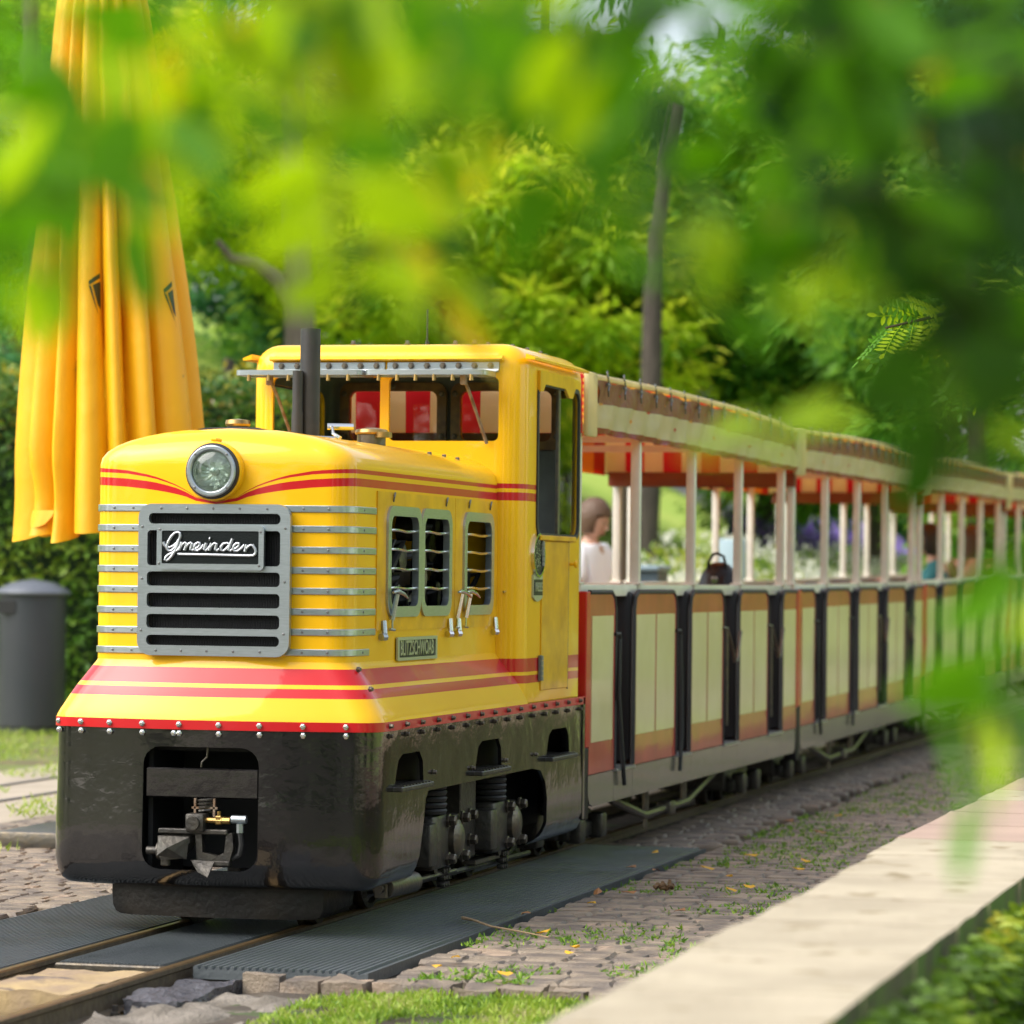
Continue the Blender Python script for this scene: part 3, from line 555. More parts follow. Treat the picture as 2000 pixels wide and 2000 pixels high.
for a, b in ((-0.40, -0.057), (0.033, 0.385)):
    v = MB(); ring(v, rrect(a-0.036, b+0.036, 1.475, 1.732, 0.04, 5), rrect(a, b, 1.51, 1.70, 0.03, 5), 'y', 2.745, 2.762); fr = v.build('rear_window_frame', WOODF, cab)
    for x, z in ((a-0.02, 1.69), (a-0.02, 1.53), (b+0.02, 1.69), (b+0.02, 1.53), ((a+b)/2, 1.718)): inst('bolt', BOLT_YD, (x, 2.745, z), fr)
    MB().box(a, b, 2.766, 2.769, 1.51, 1.70).build('rear_pane', GLASS, fr)
MB().box(-0.46, 0.46, 2.745, 2.76, 0.60, 1.48).build('cab_rear_lining', CABIN, cab)
MB().box(-0.40, 0.40, 2.05, 2.35, 0.60, 1.24, ch=0.01).build('control_desk', DARK, cab)
# side window: open front half, glass at the rear
for s in (-1, 1):
    v = MB(); ring(v, rrect(2.045, 2.712, 1.145, 1.70, 0.055, 6), rrect(2.062, 2.694, 1.162, 1.684, 0.045, 6), 'x', s*0.496, s*0.506); sf = v.build('side_window_seal', RUB, cab)
    v = MB(); v.box(*sorted((s*0.488, s*0.492)), 2.42, 2.70, 1.16, 1.69); v.build('side_pane', GLASS, sf)
    v = MB(); v.box(*sorted((s*0.484, s*0.497)), 2.40, 2.425, 1.16, 1.69, ch=0.003); v.build('pane_edge', GUN, sf)
    v = MB(); v.box(*sorted((s*0.50, s*0.516)), 2.07, 2.62, 1.136, 1.155, ch=0.003); v.build('window_sill', YELO, sf)
    v = MB(); v.prism([(2.05, 1.735), (2.05, 1.66), (2.10, 1.665), (2.13, 1.69), (2.44, 1.69), (2.50, 1.66), (2.56, 1.66), (2.60, 1.70), (2.60, 1.735)], 'x', *sorted((s*0.501, s*0.511))); v.build('window_top_plate', YELO, sf)
    v = MB(); v.prism([(0.50, 1.765), (0.532, 1.762), (0.534, 1.770), (0.50, 1.784)] if s > 0 else [(-0.50, 1.784), (-0.534, 1.770), (-0.532, 1.762), (-0.50, 1.765)], 'y', 1.87, 2.72); v.build('rain_gutter', YEL, cab)
    # door: proud sheet with seam, hinges, knob
    v = MB(); v.box(*sorted((s*0.4995, s*0.505)), 2.13, 2.545, 0.605, 1.135, ch=0.002); dr = v.build('cab_door', YELO, loco)
    for zz in (1.045, 0.640):
        v = MB(); [v.tube([(s*0.510, 2.115, zz+k*0.018), (s*0.510, 2.115, zz+k*0.018+0.016)], 0.008, 8) for k in range(5)]; v.box(*sorted((s*0.503, s*0.508)), 2.095, 2.135, zz, zz+0.09); v.build('hinge', SCRW, dr)
    v = MB(); v.tube([(s*0.50, 2.575, 1.055), (s*0.520, 2.575, 1.055)], 0.006, 8); v.lathe([(0.004, -0.004), (0.012, 0.0), (0.014, 0.006), (0.010, 0.012), (0.0001, 0.013)], (0.520 if s > 0 else -0.533, 2.575, 1.055), 'x', 12); v.build('door_knob', YEL, dr)
    v = MB(); v.box(*sorted((s*0.500, s*0.5035)), 2.548, 2.556, 0.60, 1.14); v.build('door_gap', RUST, dr)
# oval crest plate with worn relief, and the second name plate
ov = [(2.065+0.085*cos(t*2*pi/28), 1.082+0.078*sin(t*2*pi/28)) for t in range(28)]; ov2 = [(2.065+0.076*cos(t*2*pi/28), 1.082+0.069*sin(t*2*pi/28)) for t in range(28)]
v = MB(); v.prism(ov2, 'x', 0.500, 0.508); op = v.build('oval_plate', PLATE, loco)
v = MB(); ring(v, ov, ov2, 'x', 0.500, 0.512); v.build('oval_rim', CHR, op)
v = MB(); rr = random.Random(9)
for k in range(60):
    a = rr.random()*2*pi; q = sqrt(rr.random())*0.9; y, z = 2.065+0.068*q*cos(a), 1.082+0.060*q*sin(a); v.box(0.508, 0.5095, y-0.003, y+0.003, z-0.0022, z+0.0022)
v.build('worn_relief', OLIV, op)
v = MB(); v.prism([(1.995, 0.935), (2.03, 0.922), (2.07, 0.920), (2.12, 0.93), (2.135, 0.937), (2.135, 1.012), (2.10, 1.022), (2.05, 1.026), (2.01, 1.018), (1.995, 1.010)], 'x', 0.500, 0.507); kp = v.build('maker_plate', OLIV, loco)
MB().box(0.507, 0.5085, 2.003, 2.128, 0.942, 0.998).build('plate_ground', PLATE, kp)
text_mesh('KAELBLE', 0.045, OLIV, 'plate_lettering', kp, RX(0.509, 2.066, 0.970), sx=0.58, bold=0.0006)
# windscreen visor, rails, open window frames, prop arms
v = MB(); v.prism([(1.845, 1.775), (1.815, 1.772), (1.805, 1.762), (1.815, 1.757), (1.845, 1.757)], 'x', -0.415, 0.43); v.build('windscreen_visor', YEL, cab)
for a, b in ((-0.405, 0.003), (0.012, 0.415)):
    v = MB(); v.box(a, b, 1.828, 1.842, 1.725, 1.752, ch=0.001); v.tube([(a-0.0, 1.824, 1.722), (b, 1.824, 1.722)], 0.006, 8); rl = v.build('hinge_rail', STEEL, cab)
    for k in range(7): inst('bolt', BOLT_YD, (a+0.03+k*(b-a-0.06)/6, 1.828, 1.739), rl)
    a2, b2 = (-0.49, -0.03) if a < 0 else (-0.02, 0.41)
    v = MB(); ring(v, rrect(a2, b2, 1.655, 1.826, 0.02, 3), rrect(a2+0.025, b2-0.025, 1.68, 1.80, 0.02, 3), 'z', 1.698, 1.716); wf = v.build('open_window_frame', STEEL, cab)
    MB().box(a2+0.02, b2-0.02, 1.67, 1.81, 1.709, 1.712).build('open_pane', GLASS, wf)
    v = MB()
    for k in range(6): xx = a2+0.05+k*(b2-a2-0.1)/5; v.tube([(xx, 1.66, 1.70), (xx, 1.66, 1.678)], [0.006, 0.0075], 8)
    v.build('wing_nuts', BRASS, wf)
    xa = a2+0.11 if a < 0 else b2-0.09; xb = xa+0.055
    v = MB(); v.tube([(xa, 1.70, 1.695), (xa+0.015, 1.75, 1.63), (xb, 1.825, 1.468)], 0.006, 8); v.box(xa-0.008, xa+0.014, 1.69, 1.71, 1.665, 1.70, ch=0.002); v.build('prop_arm', RUST, wf)
# roof bolts and aerial
for x, y in ((-0.33, 1.98), (-0.15, 1.95), (0.05, 1.95), (0.22, 1.97), (0.12, 2.3), (-0.05, 2.4), (0.33, 2.0), (0.39, 2.12), (0.40, 2.3), (0.40, 2.5), (0.38, 2.66), (0.30, 1.93)):
    inst('bolt', BOLT_Z, (x, y, 1.818 if abs(x) > 0.3 else 1.822), cab)
v = MB(); v.tube([(0.053, 2.2, 1.825), (0.053, 2.2, 1.85)], 0.008, 8); v.tube([(0.053, 2.2, 1.85), (0.053, 2.2, 1.965)], 0.0035, 6); v.build('aerial', PIPE, cab)
# bonnet top fittings
v = MB(); v.lathe([(0.033, 0), (0.033, 0.38), (0.029, 0.38), (0.029, 0.2)], (-0.012, 1.0, 1.43), 'z', 24); ex = v.build('exhaust_pipe', PIPE, loco)
v = MB(); v.lathe([(0.019, 0), (0.019, 0.105), (0.017, 0.105), (0.017, 0.24), (0.014, 0.24), (0.014, 0.1)], (-0.040, 0.955, 1.43), 'z', 16); v.build('small_pipe', PIPE, ex)
v = MB(); v.lathe([(0.047, 0), (0.047, 0.045), (0.0001, 0.045)], (0.185, 1.05, 1.42), 'z', 20); fc = v.build('filler_neck', GUN, loco)
v = MB(); v.lathe([(0.052, 0), (0.055, 0.006), (0.052, 0.016), (0.02, 0.022), (0.0001, 0.022)], (0.185, 1.05, 1.466), 'z', 20); v.build('filler_cap', BRASS, fc)
v = MB(); v.lathe([(0.028, 0), (0.028, 0.018), (0.0001, 0.018)], (0.235, 1.02, 1.455), 'z', 18); v.build('small_cap', BRASS, fc)
v = MB(); v.tube([(0.07, 0.93, 1.487), (0.15, 0.96, 1.487)], 0.011, 10); v.tube([(0.085, 0.93, 1.487), (0.10, 0.90, 1.462), (0.13, 0.88, 1.448)], 0.006, 8); v.tube([(0.12, 0.9, 1.448), (-0.05, 0.72, 1.449), (-0.12, 0.62, 1.450)], [0.006, 0.005, 0.003], 6); v.build('bonnet_latch', CHR, loco)
v = MB(); v.lathe([(0.036, 0), (0.036, 0.13), (0.0001, 0.13)], (-0.325, 1.2, 1.385), 'z', 18); v.lathe([(0.040, 0.115), (0.043, 0.122), (0.040, 0.135), (0.0001, 0.14)], (-0.325, 1.2, 1.385), 'z', 18, 1); v.build('air_intake', [DSTL, BRASS], loco)
for x, y in ((0.30, 1.35), (0.31, 1.5), (0.325, 1.62)): inst('bolt', BOLT_Z, (x, y, 1.332+0.116*sqrt(1-(x/0.41)**2)-0.004), loco)
# running gear
def wheel(mb, x, y, r, mi=0): mb.lathe([(r+0.018, 0.0), (r+0.018, 0.008), (r, 0.014), (r, 0.05), (r-0.015, 0.052), (r-0.02, 0.035), (0.04, 0.03), (0.03, 0.055), (0.0001, 0.055)] if x > 0 else [(0.0001, -0.055), (0.03, -0.055), (0.04, -0.03), (r-0.02, -0.035), (r-0.015, -0.052), (r, -0.05), (r, -0.014), (r+0.018, -0.008), (r+0.018, 0)], (x, y, r-0.074), 'x', 28, mi)
for y in (0.98, 1.82):
    for s in (-1, 1): v = MB(); wheel(v, s*0.172, y, 0.14); v.build('wheel', DSTL, loco)
    v = MB(); v.tube([(-0.2, y, 0.066), (0.44, y, 0.066)], 0.025, 10); v.build('axle', DSTL, loco)
for y in (2.25, 0.42):
    for s in (-1, 1): v = MB(); wheel(v, s*0.172, y, 0.09); v.build('wheel', DSTL, loco)
for a, b in ((0.845, 1.245), (1.63, 2.035)):
    v = MB(); v.box(0.36, 0.46, a+0.02, a+0.22, 0.06, 0.235, ch=0.012); v.box(0.36, 0.475, a-0.07, a+0.02, 0.08, 0.215, ch=0.006); ab = v.build('axle_box', DSTL, loco)
    v = MB(); v.lathe([(0.062, 0), (0.062, 0.018), (0.04, 0.03), (0.0001, 0.032)], (0.455, a+0.29, 0.148), 'x', 24); v.box(0.41, 0.455, a+0.2, a+0.38, 0.075, 0.225, ch=0.008); v.build('axle_cover', GUN, ab)
    for yy in (a+0.20, a+0.375):
        for zz in (0.088, 0.212): inst('bolt', BIGB_X, (0.46, yy, zz), ab)
    v = MB()
    for k in range(5): v.lathe([(0.06, k*0.02), (0.064, k*0.02+0.01), (0.06, k*0.02+0.016)], (0.42, a+0.1, 0.24), 'z', 14)
    v.build('rubber_spring', RUB, ab)
    v = MB(); v.box(0.36, 0.40, a+0.12, a+0.18, 0.20, 0.34, ch=0.004); v.box(0.38, 0.43, a-0.10, a+0.36, 0.030, 0.046, ch=0.002); v.build('spring_hanger', GUN, ab)
    v = MB()
    for k in range(9): v.lathe([(0.008, -0.012), (0.011, 0.0), (0.008, 0.012)], (0.43, a+0.24+(k % 3)*0.028, 0.0+(k//3)*0.022), 'x', 8)
    v.build('drive_chain', DSTL, ab)
v = MB(); v.box(0.36, 0.42, 1.36, 1.56, 0.06, 0.33, ch=0.004); cm = v.build('frame_bracket', DSTL, loco)
for zz in (0.205, 0.121): inst('bolt', BIGB_X, (0.42, 1.47, zz), cm)
v = MB(); v.tube([(0.45, 0.33, 0.050), (0.45, 0.66, 0.044)], 0.034, 18); v.tube([(0.45, 0.28, 0.051), (0.45, 0.34, 0.05)], 0.014, 8); v.box(0.43, 0.47, 0.30, 0.315, 0.02, 0.08, ch=0.003); v.tube([(0.45, 0.66, 0.044), (0.42, 1.3, 0.03)], 0.007, 6); v.build('brake_cylinder', GUN, loco)
v = MB(); v.tube([(0.40, 0.30, 0.03), (0.40, 2.4, 0.01)], 0.010, 6); v.tube([(0.30, 2.4, -0.02), (0.30, 2.75, 0.05), (0.30, 2.9, 0.0)], 0.012, 6); v.box(0.25, 0.36, 2.70, 2.82, 0.0, 0.16, ch=0.01); v.build('brake_rigging', DSTL, loco)
# ------------------------------------------------------------------ PASSENGER CARRIAGES
Y0 = 2.86; LC = 4.83
def arch_panel(mb, a, b, z0, z1, r, x0, x1, left=True, right=True, mi=0):
    P = [(a, z0), (b, z0)]
    P += [(b-r+r*cos(radians(t)), z1-r+r*sin(radians(t))) for t in (0, 30, 60, 90)] if right else [(b, z1)]
    P += [(a+r-r*sin(radians(t)), z1-r+r*cos(radians(t))) for t in (0, 30, 60, 90)] if left else [(a, z1)]
    mb.prism(P, 'x', x0, x1, mi)
def make_carriage():
    FARP = (Y0+0.05, Y0+0.40, Y0+2.75, Y0+3.9)
    t = thing('passenger_carriage', (0, Y0, GZ), 'open carriage with red and cream panels, coupled directly behind the locomotive', 'railway carriage', 'open passenger carriages of the train')
    DOORS = [(Y0+0.52, Y0+0.87), (Y0+1.715, Y0+2.02), (Y0+2.79, Y0+3.17), (Y0+3.95, Y0+4.345)]
    edges = [Y0+0.07]+[e for d in DOORS for e in d]+[Y0+LC-0.05]
    for s in (-1, 1):
        X = lambda a, b: tuple(sorted((s*a, s*b)))
        for i in range(0, len(edges), 2):
            a, b = edges[i], edges[i+1]; L, R = i > 0, i < len(edges)-2
            p = MB(); arch_panel(p, a, b, 0.266, 0.950, 0.07, *X(0.492, 0.50), L, R); pn = p.build('side_panel', CRED, t)
            f = MB(); n = 1 if b-a < 0.5 else 2; w = (b-a-0.05)/n
            for k in range(n): f.box(*X(0.495, 0.5025), a+0.03+k*w, a+0.03+(k+1)*w-0.03, 0.385, 0.862)
            f.build('cream_panel', CREAM, pn, smooth=False)
            e = MB(); path = []
            if L: path += [(s*0.497, a, 0.27), (s*0.497, a, 0.88), (s*0.497, a+0.02, 0.93), (s*0.497, a+0.07, 0.952)]
            else: path += [(s*0.497, a, 0.952)]
            if R: path += [(s*0.497, b-0.07, 0.952), (s*0.497, b-0.02, 0.93), (s*0.497, b, 0.88), (s*0.497, b, 0.27)]
            else: path += [(s*0.497, b, 0.952)]
            e.tube(path, 0.010, 6); e.build('rubber_edging', RUB, pn)
        for i, (a, b) in enumerate(DOORS):
            d = MB()
            if i < 2: d.tube([(s*0.505, a-0.03, 0.79), (s*0.512, a+0.02, 0.79), (s*0.512, a+0.03, 0.77)], 0.008, 6); d.tube([(s*0.512, a+0.02, 0.77), (s*0.515, a+0.0+0.04*i, 0.55), (s*0.515, a+0.06, 0.36), (s*0.515, a+0.12-0.09*i, 0.20)], 0.009, 6)
            else: d.tube([(s*0.50, a-0.03, 0.79), (s*0.512, a+0.02, 0.785), (s*0.512, a+0.12, 0.72), (s*0.515, a+0.20, 0.635), (s*0.515, a+0.25, 0.64), (s*0.51, a+0.36, 0.77)], 0.009, 6); d.tube([(s*0.512, a+0.02, 0.78), (s*0.512, a+0.03, 0.35)], 0.006, 6)
            d.build('door_strap', RUB if i < 2 else GUN, t)
            d = MB(); d.box(*X(0.36, 0.51), a, b, 0.258, 0.268); d.build('door_threshold', STEEL, t)
        # sill plates with seams; rounded lower corners at the ends
        cuts = [Y0+0.07, DOORS[0][0], DOORS[0][1], DOORS[1][0], DOORS[1][0]+0.35, DOORS[2][0], DOORS[2][1], DOORS[3][0], DOORS[3][1], Y0+LC-0.05]
        for a, b in zip(cuts, cuts[1:]):
            p = MB(); b2 = b-0.004
            if a == cuts[0]: P = [(a, 0.262), (a, 0.19), (a+0.03, 0.155), (a+0.08, 0.143), (b2, 0.143), (b2, 0.262)]
            elif b == cuts[-1]: P = [(a, 0.262), (a, 0.143), (b2-0.08, 0.143), (b2-0.03, 0.155), (b2, 0.19), (b2, 0.262)]
            else: P = [(a, 0.262), (a, 0.143), (b2, 0.143), (b2, 0.262)]
            p.prism(P, 'x', *X(0.47, 0.4985)); p.build('sill_plate', SILL, t)
        for yy in (Y0, Y0+LC-0.045):
            p = MB(); p.box(*X(0.44, 0.505), yy-0.01, yy+0.055, 0.37, 0.955, ch=0.004); p.build('end_post_panel', RPOST, t)
            p = MB(); p.box(*X(0.44, 0.503), yy-0.01, yy+0.055, 0.10, 0.368, ch=0.004); p.build('end_post_foot', PAD, t)
        p = MB(); p.box(*X(0.43, 0.468), Y0+0.02, Y0+LC-0.03, 0.935, 0.982, ch=0.005); p.build('waist_rail', WHITE, t)
        for yy in (Y0+0.0, Y0+1.08, Y0+2.23, Y0+3.36, Y0+LC-0.30) if s > 0 else FARP:
            p = MB(); p.box(*X(0.435, 0.475), yy-0.02, yy+0.02, 0.95, 1.62, ch=0.006); p.box(*X(0.425, 0.485), yy-0.035, yy+0.035, 0.980, 0.990, ch=0.002); p.build('roof_post', WHITE, t)
    for a, b in DOORS:
        d = MB(); d.box(-0.494, 0.494, b-0.012, b+0.075, 0.272, 0.957, ch=0.035); d.build('seat_back', PAD, t)
    # canopy: pitched sheet, side valances with scalloped hem, striped end valances
    xs = [-0.50, -0.46, -0.3, 0.0, 0.3, 0.46, 0.50]; zs = [1.755, 1.775, 1.79, 1.80, 1.79, 1.775, 1.755]
    p = MB(); ny = 34; P = []
    for i in range(ny+1):
        y = Y0+0.02+(LC-0.06)*i/ny; sag = 0.022*sin(pi*i/ny)+0.007*sin(i*0.9)+0.005*sin(i*2.3); P.append([(x, y, z+(sag if abs(x) > 0.4 else 0)) for x, z in zip(xs, zs)])
    p.grid(P)
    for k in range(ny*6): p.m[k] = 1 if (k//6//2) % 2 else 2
    p.build('canopy_sheet', [TCRM, TRIN, TORG], t, fixn=False)
    for s in (-1, 1):
        P = []; NY = 90
        for j, (z, m_) in enumerate(((1.752, 0), (1.71, 0), (1.667, 1), (1.62, 1), (1.575, 2), (1.548, 2))):
            row = []
            for i in range(NY+1):
                y = Y0+0.12+(LC-0.20)*i/NY; dx = 0.009*sin(i*1.1+j)*(j > 0)+0.006*sin(i*0.37+j*2)
                zz = z + 0.014*sin(pi*i/NY)*(1 if j < 4 else 0.3) + (0.004*sin(i*0.9) if j in (0,) else 0) + (0.008*abs(sin(i*pi/7.5)) if j == 5 else 0)
                row.append((s*(0.505+dx), y, zz))
            P.append(row)
        p = MB(); p.grid(P, 0, [0, 0, 1, 1, 2]); p.grid([[(x-s*0.003, y, z) for x, y, z in r] for r in P], 0, [0, 0, 1, 1, 2]); p.build('side_valance', [TBRN, TCRM, TRED], t, fixn=False)
        # striped lining of the valance, seen from inside on the far side
        p = MB(); k = 0; y = Y0+0.12
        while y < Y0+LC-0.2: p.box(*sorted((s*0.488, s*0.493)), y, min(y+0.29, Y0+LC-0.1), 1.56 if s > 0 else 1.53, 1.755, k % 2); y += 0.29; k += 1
        p.build('valance_lining', [TORG, TRIN], t, smooth=False)
        if s < 0:
            p = MB(); k = 0; y = Y0+1.0
            while y < Y0+3.2: p.box(-0.485, -0.478, y, y+0.235, 1.515, 1.565, k % 2); y += 0.235; k += 1
            p.build('inner_hem', [TCRM, TRED], t, smooth=False)
        p = MB(); p.tube([(s*0.497, Y0+0.03, 1.763), (s*0.50, Y0+1.5, 1.783), (s*0.50, Y0+3, 1.785), (s*0.497, Y0+LC-0.05, 1.763)], 0.013, 8); p.build('roof_edge_tube', TCRM, t)
        for k in range(15):
            yy = Y0+0.28+k*0.30
            if k == 0:
                p = MB(); p.tube([(s*0.512, yy, 1.775), (s*0.514, yy+0.012, 1.75), (s*0.516, yy-0.008, 1.72), (s*0.514, yy+0.008, 1.70)], 0.004, 5); p.tube([(s*0.512, yy-0.015, 1.745), (s*0.516, yy+0.015, 1.74)], 0.006, 5)
                p.tube([(s*0.51, yy+0.01*cos(a), 1.785+0.012*sin(a)) for a in (0, 1, 2, 3, 4, 5, 6.2)], 0.0025, 4); tie = p.build('lacing_tie', SCRW, t)
            else: o_ = link('lacing_tie', tie.data, t); o_.location = (0, k*0.30, 0.002*(k % 3))
        for ya, yb in ((Y0-0.05, Y0+0.11), (Y0+LC-0.15, Y0+LC+0.0)):
            p = MB(); p.box(*sorted((s*0.492, s*0.512)), ya, yb, 1.535, 1.778, ch=0.008); p.build('corner_flap', TCRM, t)
    for yy in (Y0-0.055, Y0+LC-0.01):
        x = -0.49; k = 0; p = MB()
        while x < 0.48:
            w = 0.098; zt_ = 1.79-0.12*(x+w/2)**2; p.grid([[(x+w*q/4, yy+0.006*sin((x+w*q/4)*31+zz*9), zz) for q in range(5)] for zz in (1.546, 1.60, 1.66, 1.72, zt_)], k % 2); x += w; k += 1
        p.build('end_valance', [ENDC, ENDR], t, fixn=False)
        p = MB(); p.box(-0.48, 0.48, yy-0.003, yy+0.02, 1.475, 1.545); p.build('end_valance_hem', TBRN, t)
    # cross bars, floor, seats, underframe
    for yy in (Y0+1.08, Y0+2.23, Y0+3.36): MB().box(-0.46, 0.46, yy-0.015, yy+0.015, 1.60, 1.63).build('roof_bar', WHITE, t)
    MB().box(-0.47, 0.47, Y0+0.05, Y0+LC-0.05, 0.24, 0.262).build('floor_plate', DARK, t)
    for yy in (Y0+0.05, Y0+1.25, Y0+2.38, Y0+3.5, Y0+LC-0.12):
        p = MB(); p.box(-0.40, 0.40, yy, yy+0.05, 0.45, 0.90, ch=0.01); p.box(-0.40, 0.40, yy-0.28 if yy > Y0+1 else yy, yy+(0.33 if yy < Y0+4.5 else 0.05), 0.44, 0.49, ch=0.015); p.build('bench_seat', PAD, t)
    p = MB(); p.box(-0.30, 0.30, Y0+0.12, Y0+LC-0.15, 0.12, 0.24); p.box(-0.44, -0.36, Y0+0.1, Y0+LC-0.1, 0.13, 0.24); p.box(0.36, 0.44, Y0+0.1, Y0+LC-0.1, 0.13, 0.24); p.build('underframe', DARK, t)
    for yb in (Y0+0.62, Y0+LC-0.72):
        p = MB(); p.box(-0.32, 0.32, yb-0.30, yb+0.30, -0.005, 0.09, ch=0.01); p.box(0.30, 0.36, yb-0.26, yb+0.26, -0.01, 0.05, ch=0.01); p.box(-0.1, 0.1, yb-0.1, yb+0.1, 0.08, 0.13); bg_ = p.build('bogie_frame', DSTL, t)
        for dy in (-0.19, 0.19):
            for s in (-1, 1): w = MB(); wheel(w, s*0.172, yb+dy, 0.10); w.build('wheel', DSTL, bg_)
            w = MB(); w.box(0.34, 0.40, yb+dy-0.05, yb+dy+0.05, -0.02, 0.08, ch=0.012); w.build('axle_box', DSTL, bg_)
    p = MB(); p.tube([(0.40, Y0+0.9, 0.125), (0.42, Y0+1.45, 0.03), (0.42, Y0+2.35, 0.035), (0.40, Y0+3.1, 0.125)], 0.018, 8); p.tube([(0.42, Y0+1.5, 0.03), (0.42, Y0+1.5, 0.14)], 0.014, 6); p.tube([(0.42, Y0+2.3, 0.03), (0.42, Y0+2.3, 0.14)], 0.014, 6); p.box(0.39, 0.45, Y0+1.87, Y0+1.99, 0.005, 0.06, ch=0.006)
    p.tube([(0.42, Y0+1.5, -0.03), (0.42, Y0+1.5, 0.03)], 0.010, 6); p.build('truss_rod', GUN, t)
    p = MB(); p.tube([(0.2, Y0-0.1, 0.05), (0.22, Y0, 0.0), (0.2, Y0+0.12, 0.10)], 0.016, 8); p.box(-0.05, 0.05, Y0-0.14, Y0+0.2, 0.10, 0.16, ch=0.01); p.build('coupling', DSTL, t)
    return t
car = make_carriage()
CARL = ['second open carriage behind the locomotive, between the first and third', 'third open carriage behind the locomotive, a passenger in teal sitting inside', 'last visible open carriage at the right edge of the photo, behind the leaves']
cars = [car]
for i, (y, dz, rx) in enumerate(((7.70, 0.004, 0.0050), (12.60, 0.035, 0.0085), (17.52, 0.08, 0.011))):
    c = copy_tree(car); c.location = (0, y, GZ+dz); c.rotation_euler = (rx, 0, 0); c['label'] = CARL[i]; cars.append(c)
# black backpack on the seat of the first carriage
BX, BY = 0.33, 6.42
t = thing('backpack', (BX, BY, 0.49), 'black leather backpack with a carry loop on a seat of the first carriage', 'backpack')
rows = []
for z, w, d in ((0.50, 0.095, 0.08), (0.60, 0.11, 0.10), (0.80, 0.115, 0.11), (0.95, 0.108, 0.10), (1.03, 0.085, 0.08), (1.075, 0.05, 0.05), (1.088, 0.02, 0.015)):
    rows.append([(BX+w*cos(a*2*pi/20)*(1+0.04*sin(a*2.1+z*20)), BY+d*sin(a*2*pi/20)*(1+0.05*sin(a*1.3+z*9)), z) for a in range(20)])
m_ = MB(); m_.grid(rows, closed=True); m_.f.append(tuple(range(20))); m_.m.append(0); m_.f.append(tuple(6*20+k for k in range(20))); m_.m.append(0); m_.build('bag_body', LEATH, t)
L_ = lambda P: [(BX+x, BY+y, z) for x, y, z in P]
m_ = MB(); m_.tube(L_([(-0.045, -0.04, 1.04), (-0.042, -0.05, 1.09), (-0.02, -0.05, 1.125), (0.0, -0.05, 1.130), (0.03, -0.05, 1.115), (0.045, -0.04, 1.05)]), 0.007, 8); m_.build('carry_loop', LEATH, t)
for x in (-0.035, 0.03): m_ = MB(); m_.tube(L_([(x, -0.06, 1.04), (x, -0.10, 0.95), (x, -0.118, 0.7), (x, -0.09, 0.52)]), [0.009, 0.010, 0.010, 0.008], 8, flat=0.6); m_.build('front_strap', LEATH, t)
m_ = MB(); m_.tube(L_([(-0.09, -0.04, 0.98), (-0.13, -0.04, 0.95), (-0.15, -0.03, 0.9)]), 0.008, 8); m_.build('side_strap', LEATH, t)
m_ = MB(); m_.lathe([(0.016, 0), (0.016, -0.006), (0.0001, -0.008)], (BX-0.005, BY-0.088, 1.005), 'y', 20); m_.lathe([(0.007, 0), (0.007, -0.011), (0.0001, -0.012)], (BX-0.013, BY-0.088, 1.014), 'y', 12, 1); m_.lathe([(0.007, 0), (0.007, -0.011), (0.0001, -0.012)], (BX+0.003, BY-0.088, 1.014), 'y', 12, 1); m_.build('round_badge', [mat('green_badge', (0.12, 0.20, 0.08), 0.4), CAST], t)
# ------------------------------------------------------------------ GROUND, TRACK, PAVING, WALL
def sm(a, b, x): t = max(0.0, min(1.0, (x-a)/(b-a))); return t*t*(3-2*t)
def terrain(x, y):
    z = -0.118+0.42*min(12.0, max(0.0, -x-2.0))*sm(15, 24, y)*(1 if x > -14 else 1)
    if y < -0.80: z = (-0.21 if x < 0.19 else -0.165+0.0*x) if x < 0.28 else -0.128+0.012*sm(0.5, 2.0, x)
    if y < -0.80 and x < -0.75: z = -0.118
    if x > 2.5: z = -0.65
    return z
gxs = [-250, -120, -60, -40, -30, -24, -18, -14, -11, -9, -7.5, -6, -5, -4.2, -3.2, -2.6, -1.8, -1.2, -0.76, -0.75, -0.5, -0.28, -0.1, 0.1, 0.20, 0.24, 0.5, 0.8, 1.1, 1.5, 2.0, 2.45, 2.55, 3, 4, 6, 9, 14, 20, 30, 50, 90, 250]
gys = [-60, -25, -14, -10, -7, -5, -4, -3, -2.2, -1.6, -1.2, -0.83, -0.79, -0.3, 0.5, 2, 4, 6, 8, 10, 12, 14, 16, 18, 20, 23, 26, 30, 35, 40, 48, 60, 75, 100, 160, 300]
gm = MB(); gm.grid([[(x, y, terrain(x, y)) for x in gxs] for y in gys])
g = gm.build('ground', [EARTH, PATHM, GRASSG, BEDM, LITTER], kind='structure', fixn=False, smooth=False)
for p in g.data.polygons:
    x, y, z = p.center; m_ = 0
    if y < -0.8 and x < 0.22: m_ = 3
    if x < -2.35 or (y > 16 and x < -0.9): m_ = 1
    if (x < -4.3 and y > 1) or (y > 14 and x < -0.9): m_ = 2
    if x < -8 or y > 60: m_ = 2
    if y < 14 and x < -4.3: m_ = 4
    if x > 2.5: m_ = 2 if x < 6 or x > 11 else 1
    p.material_index = m_
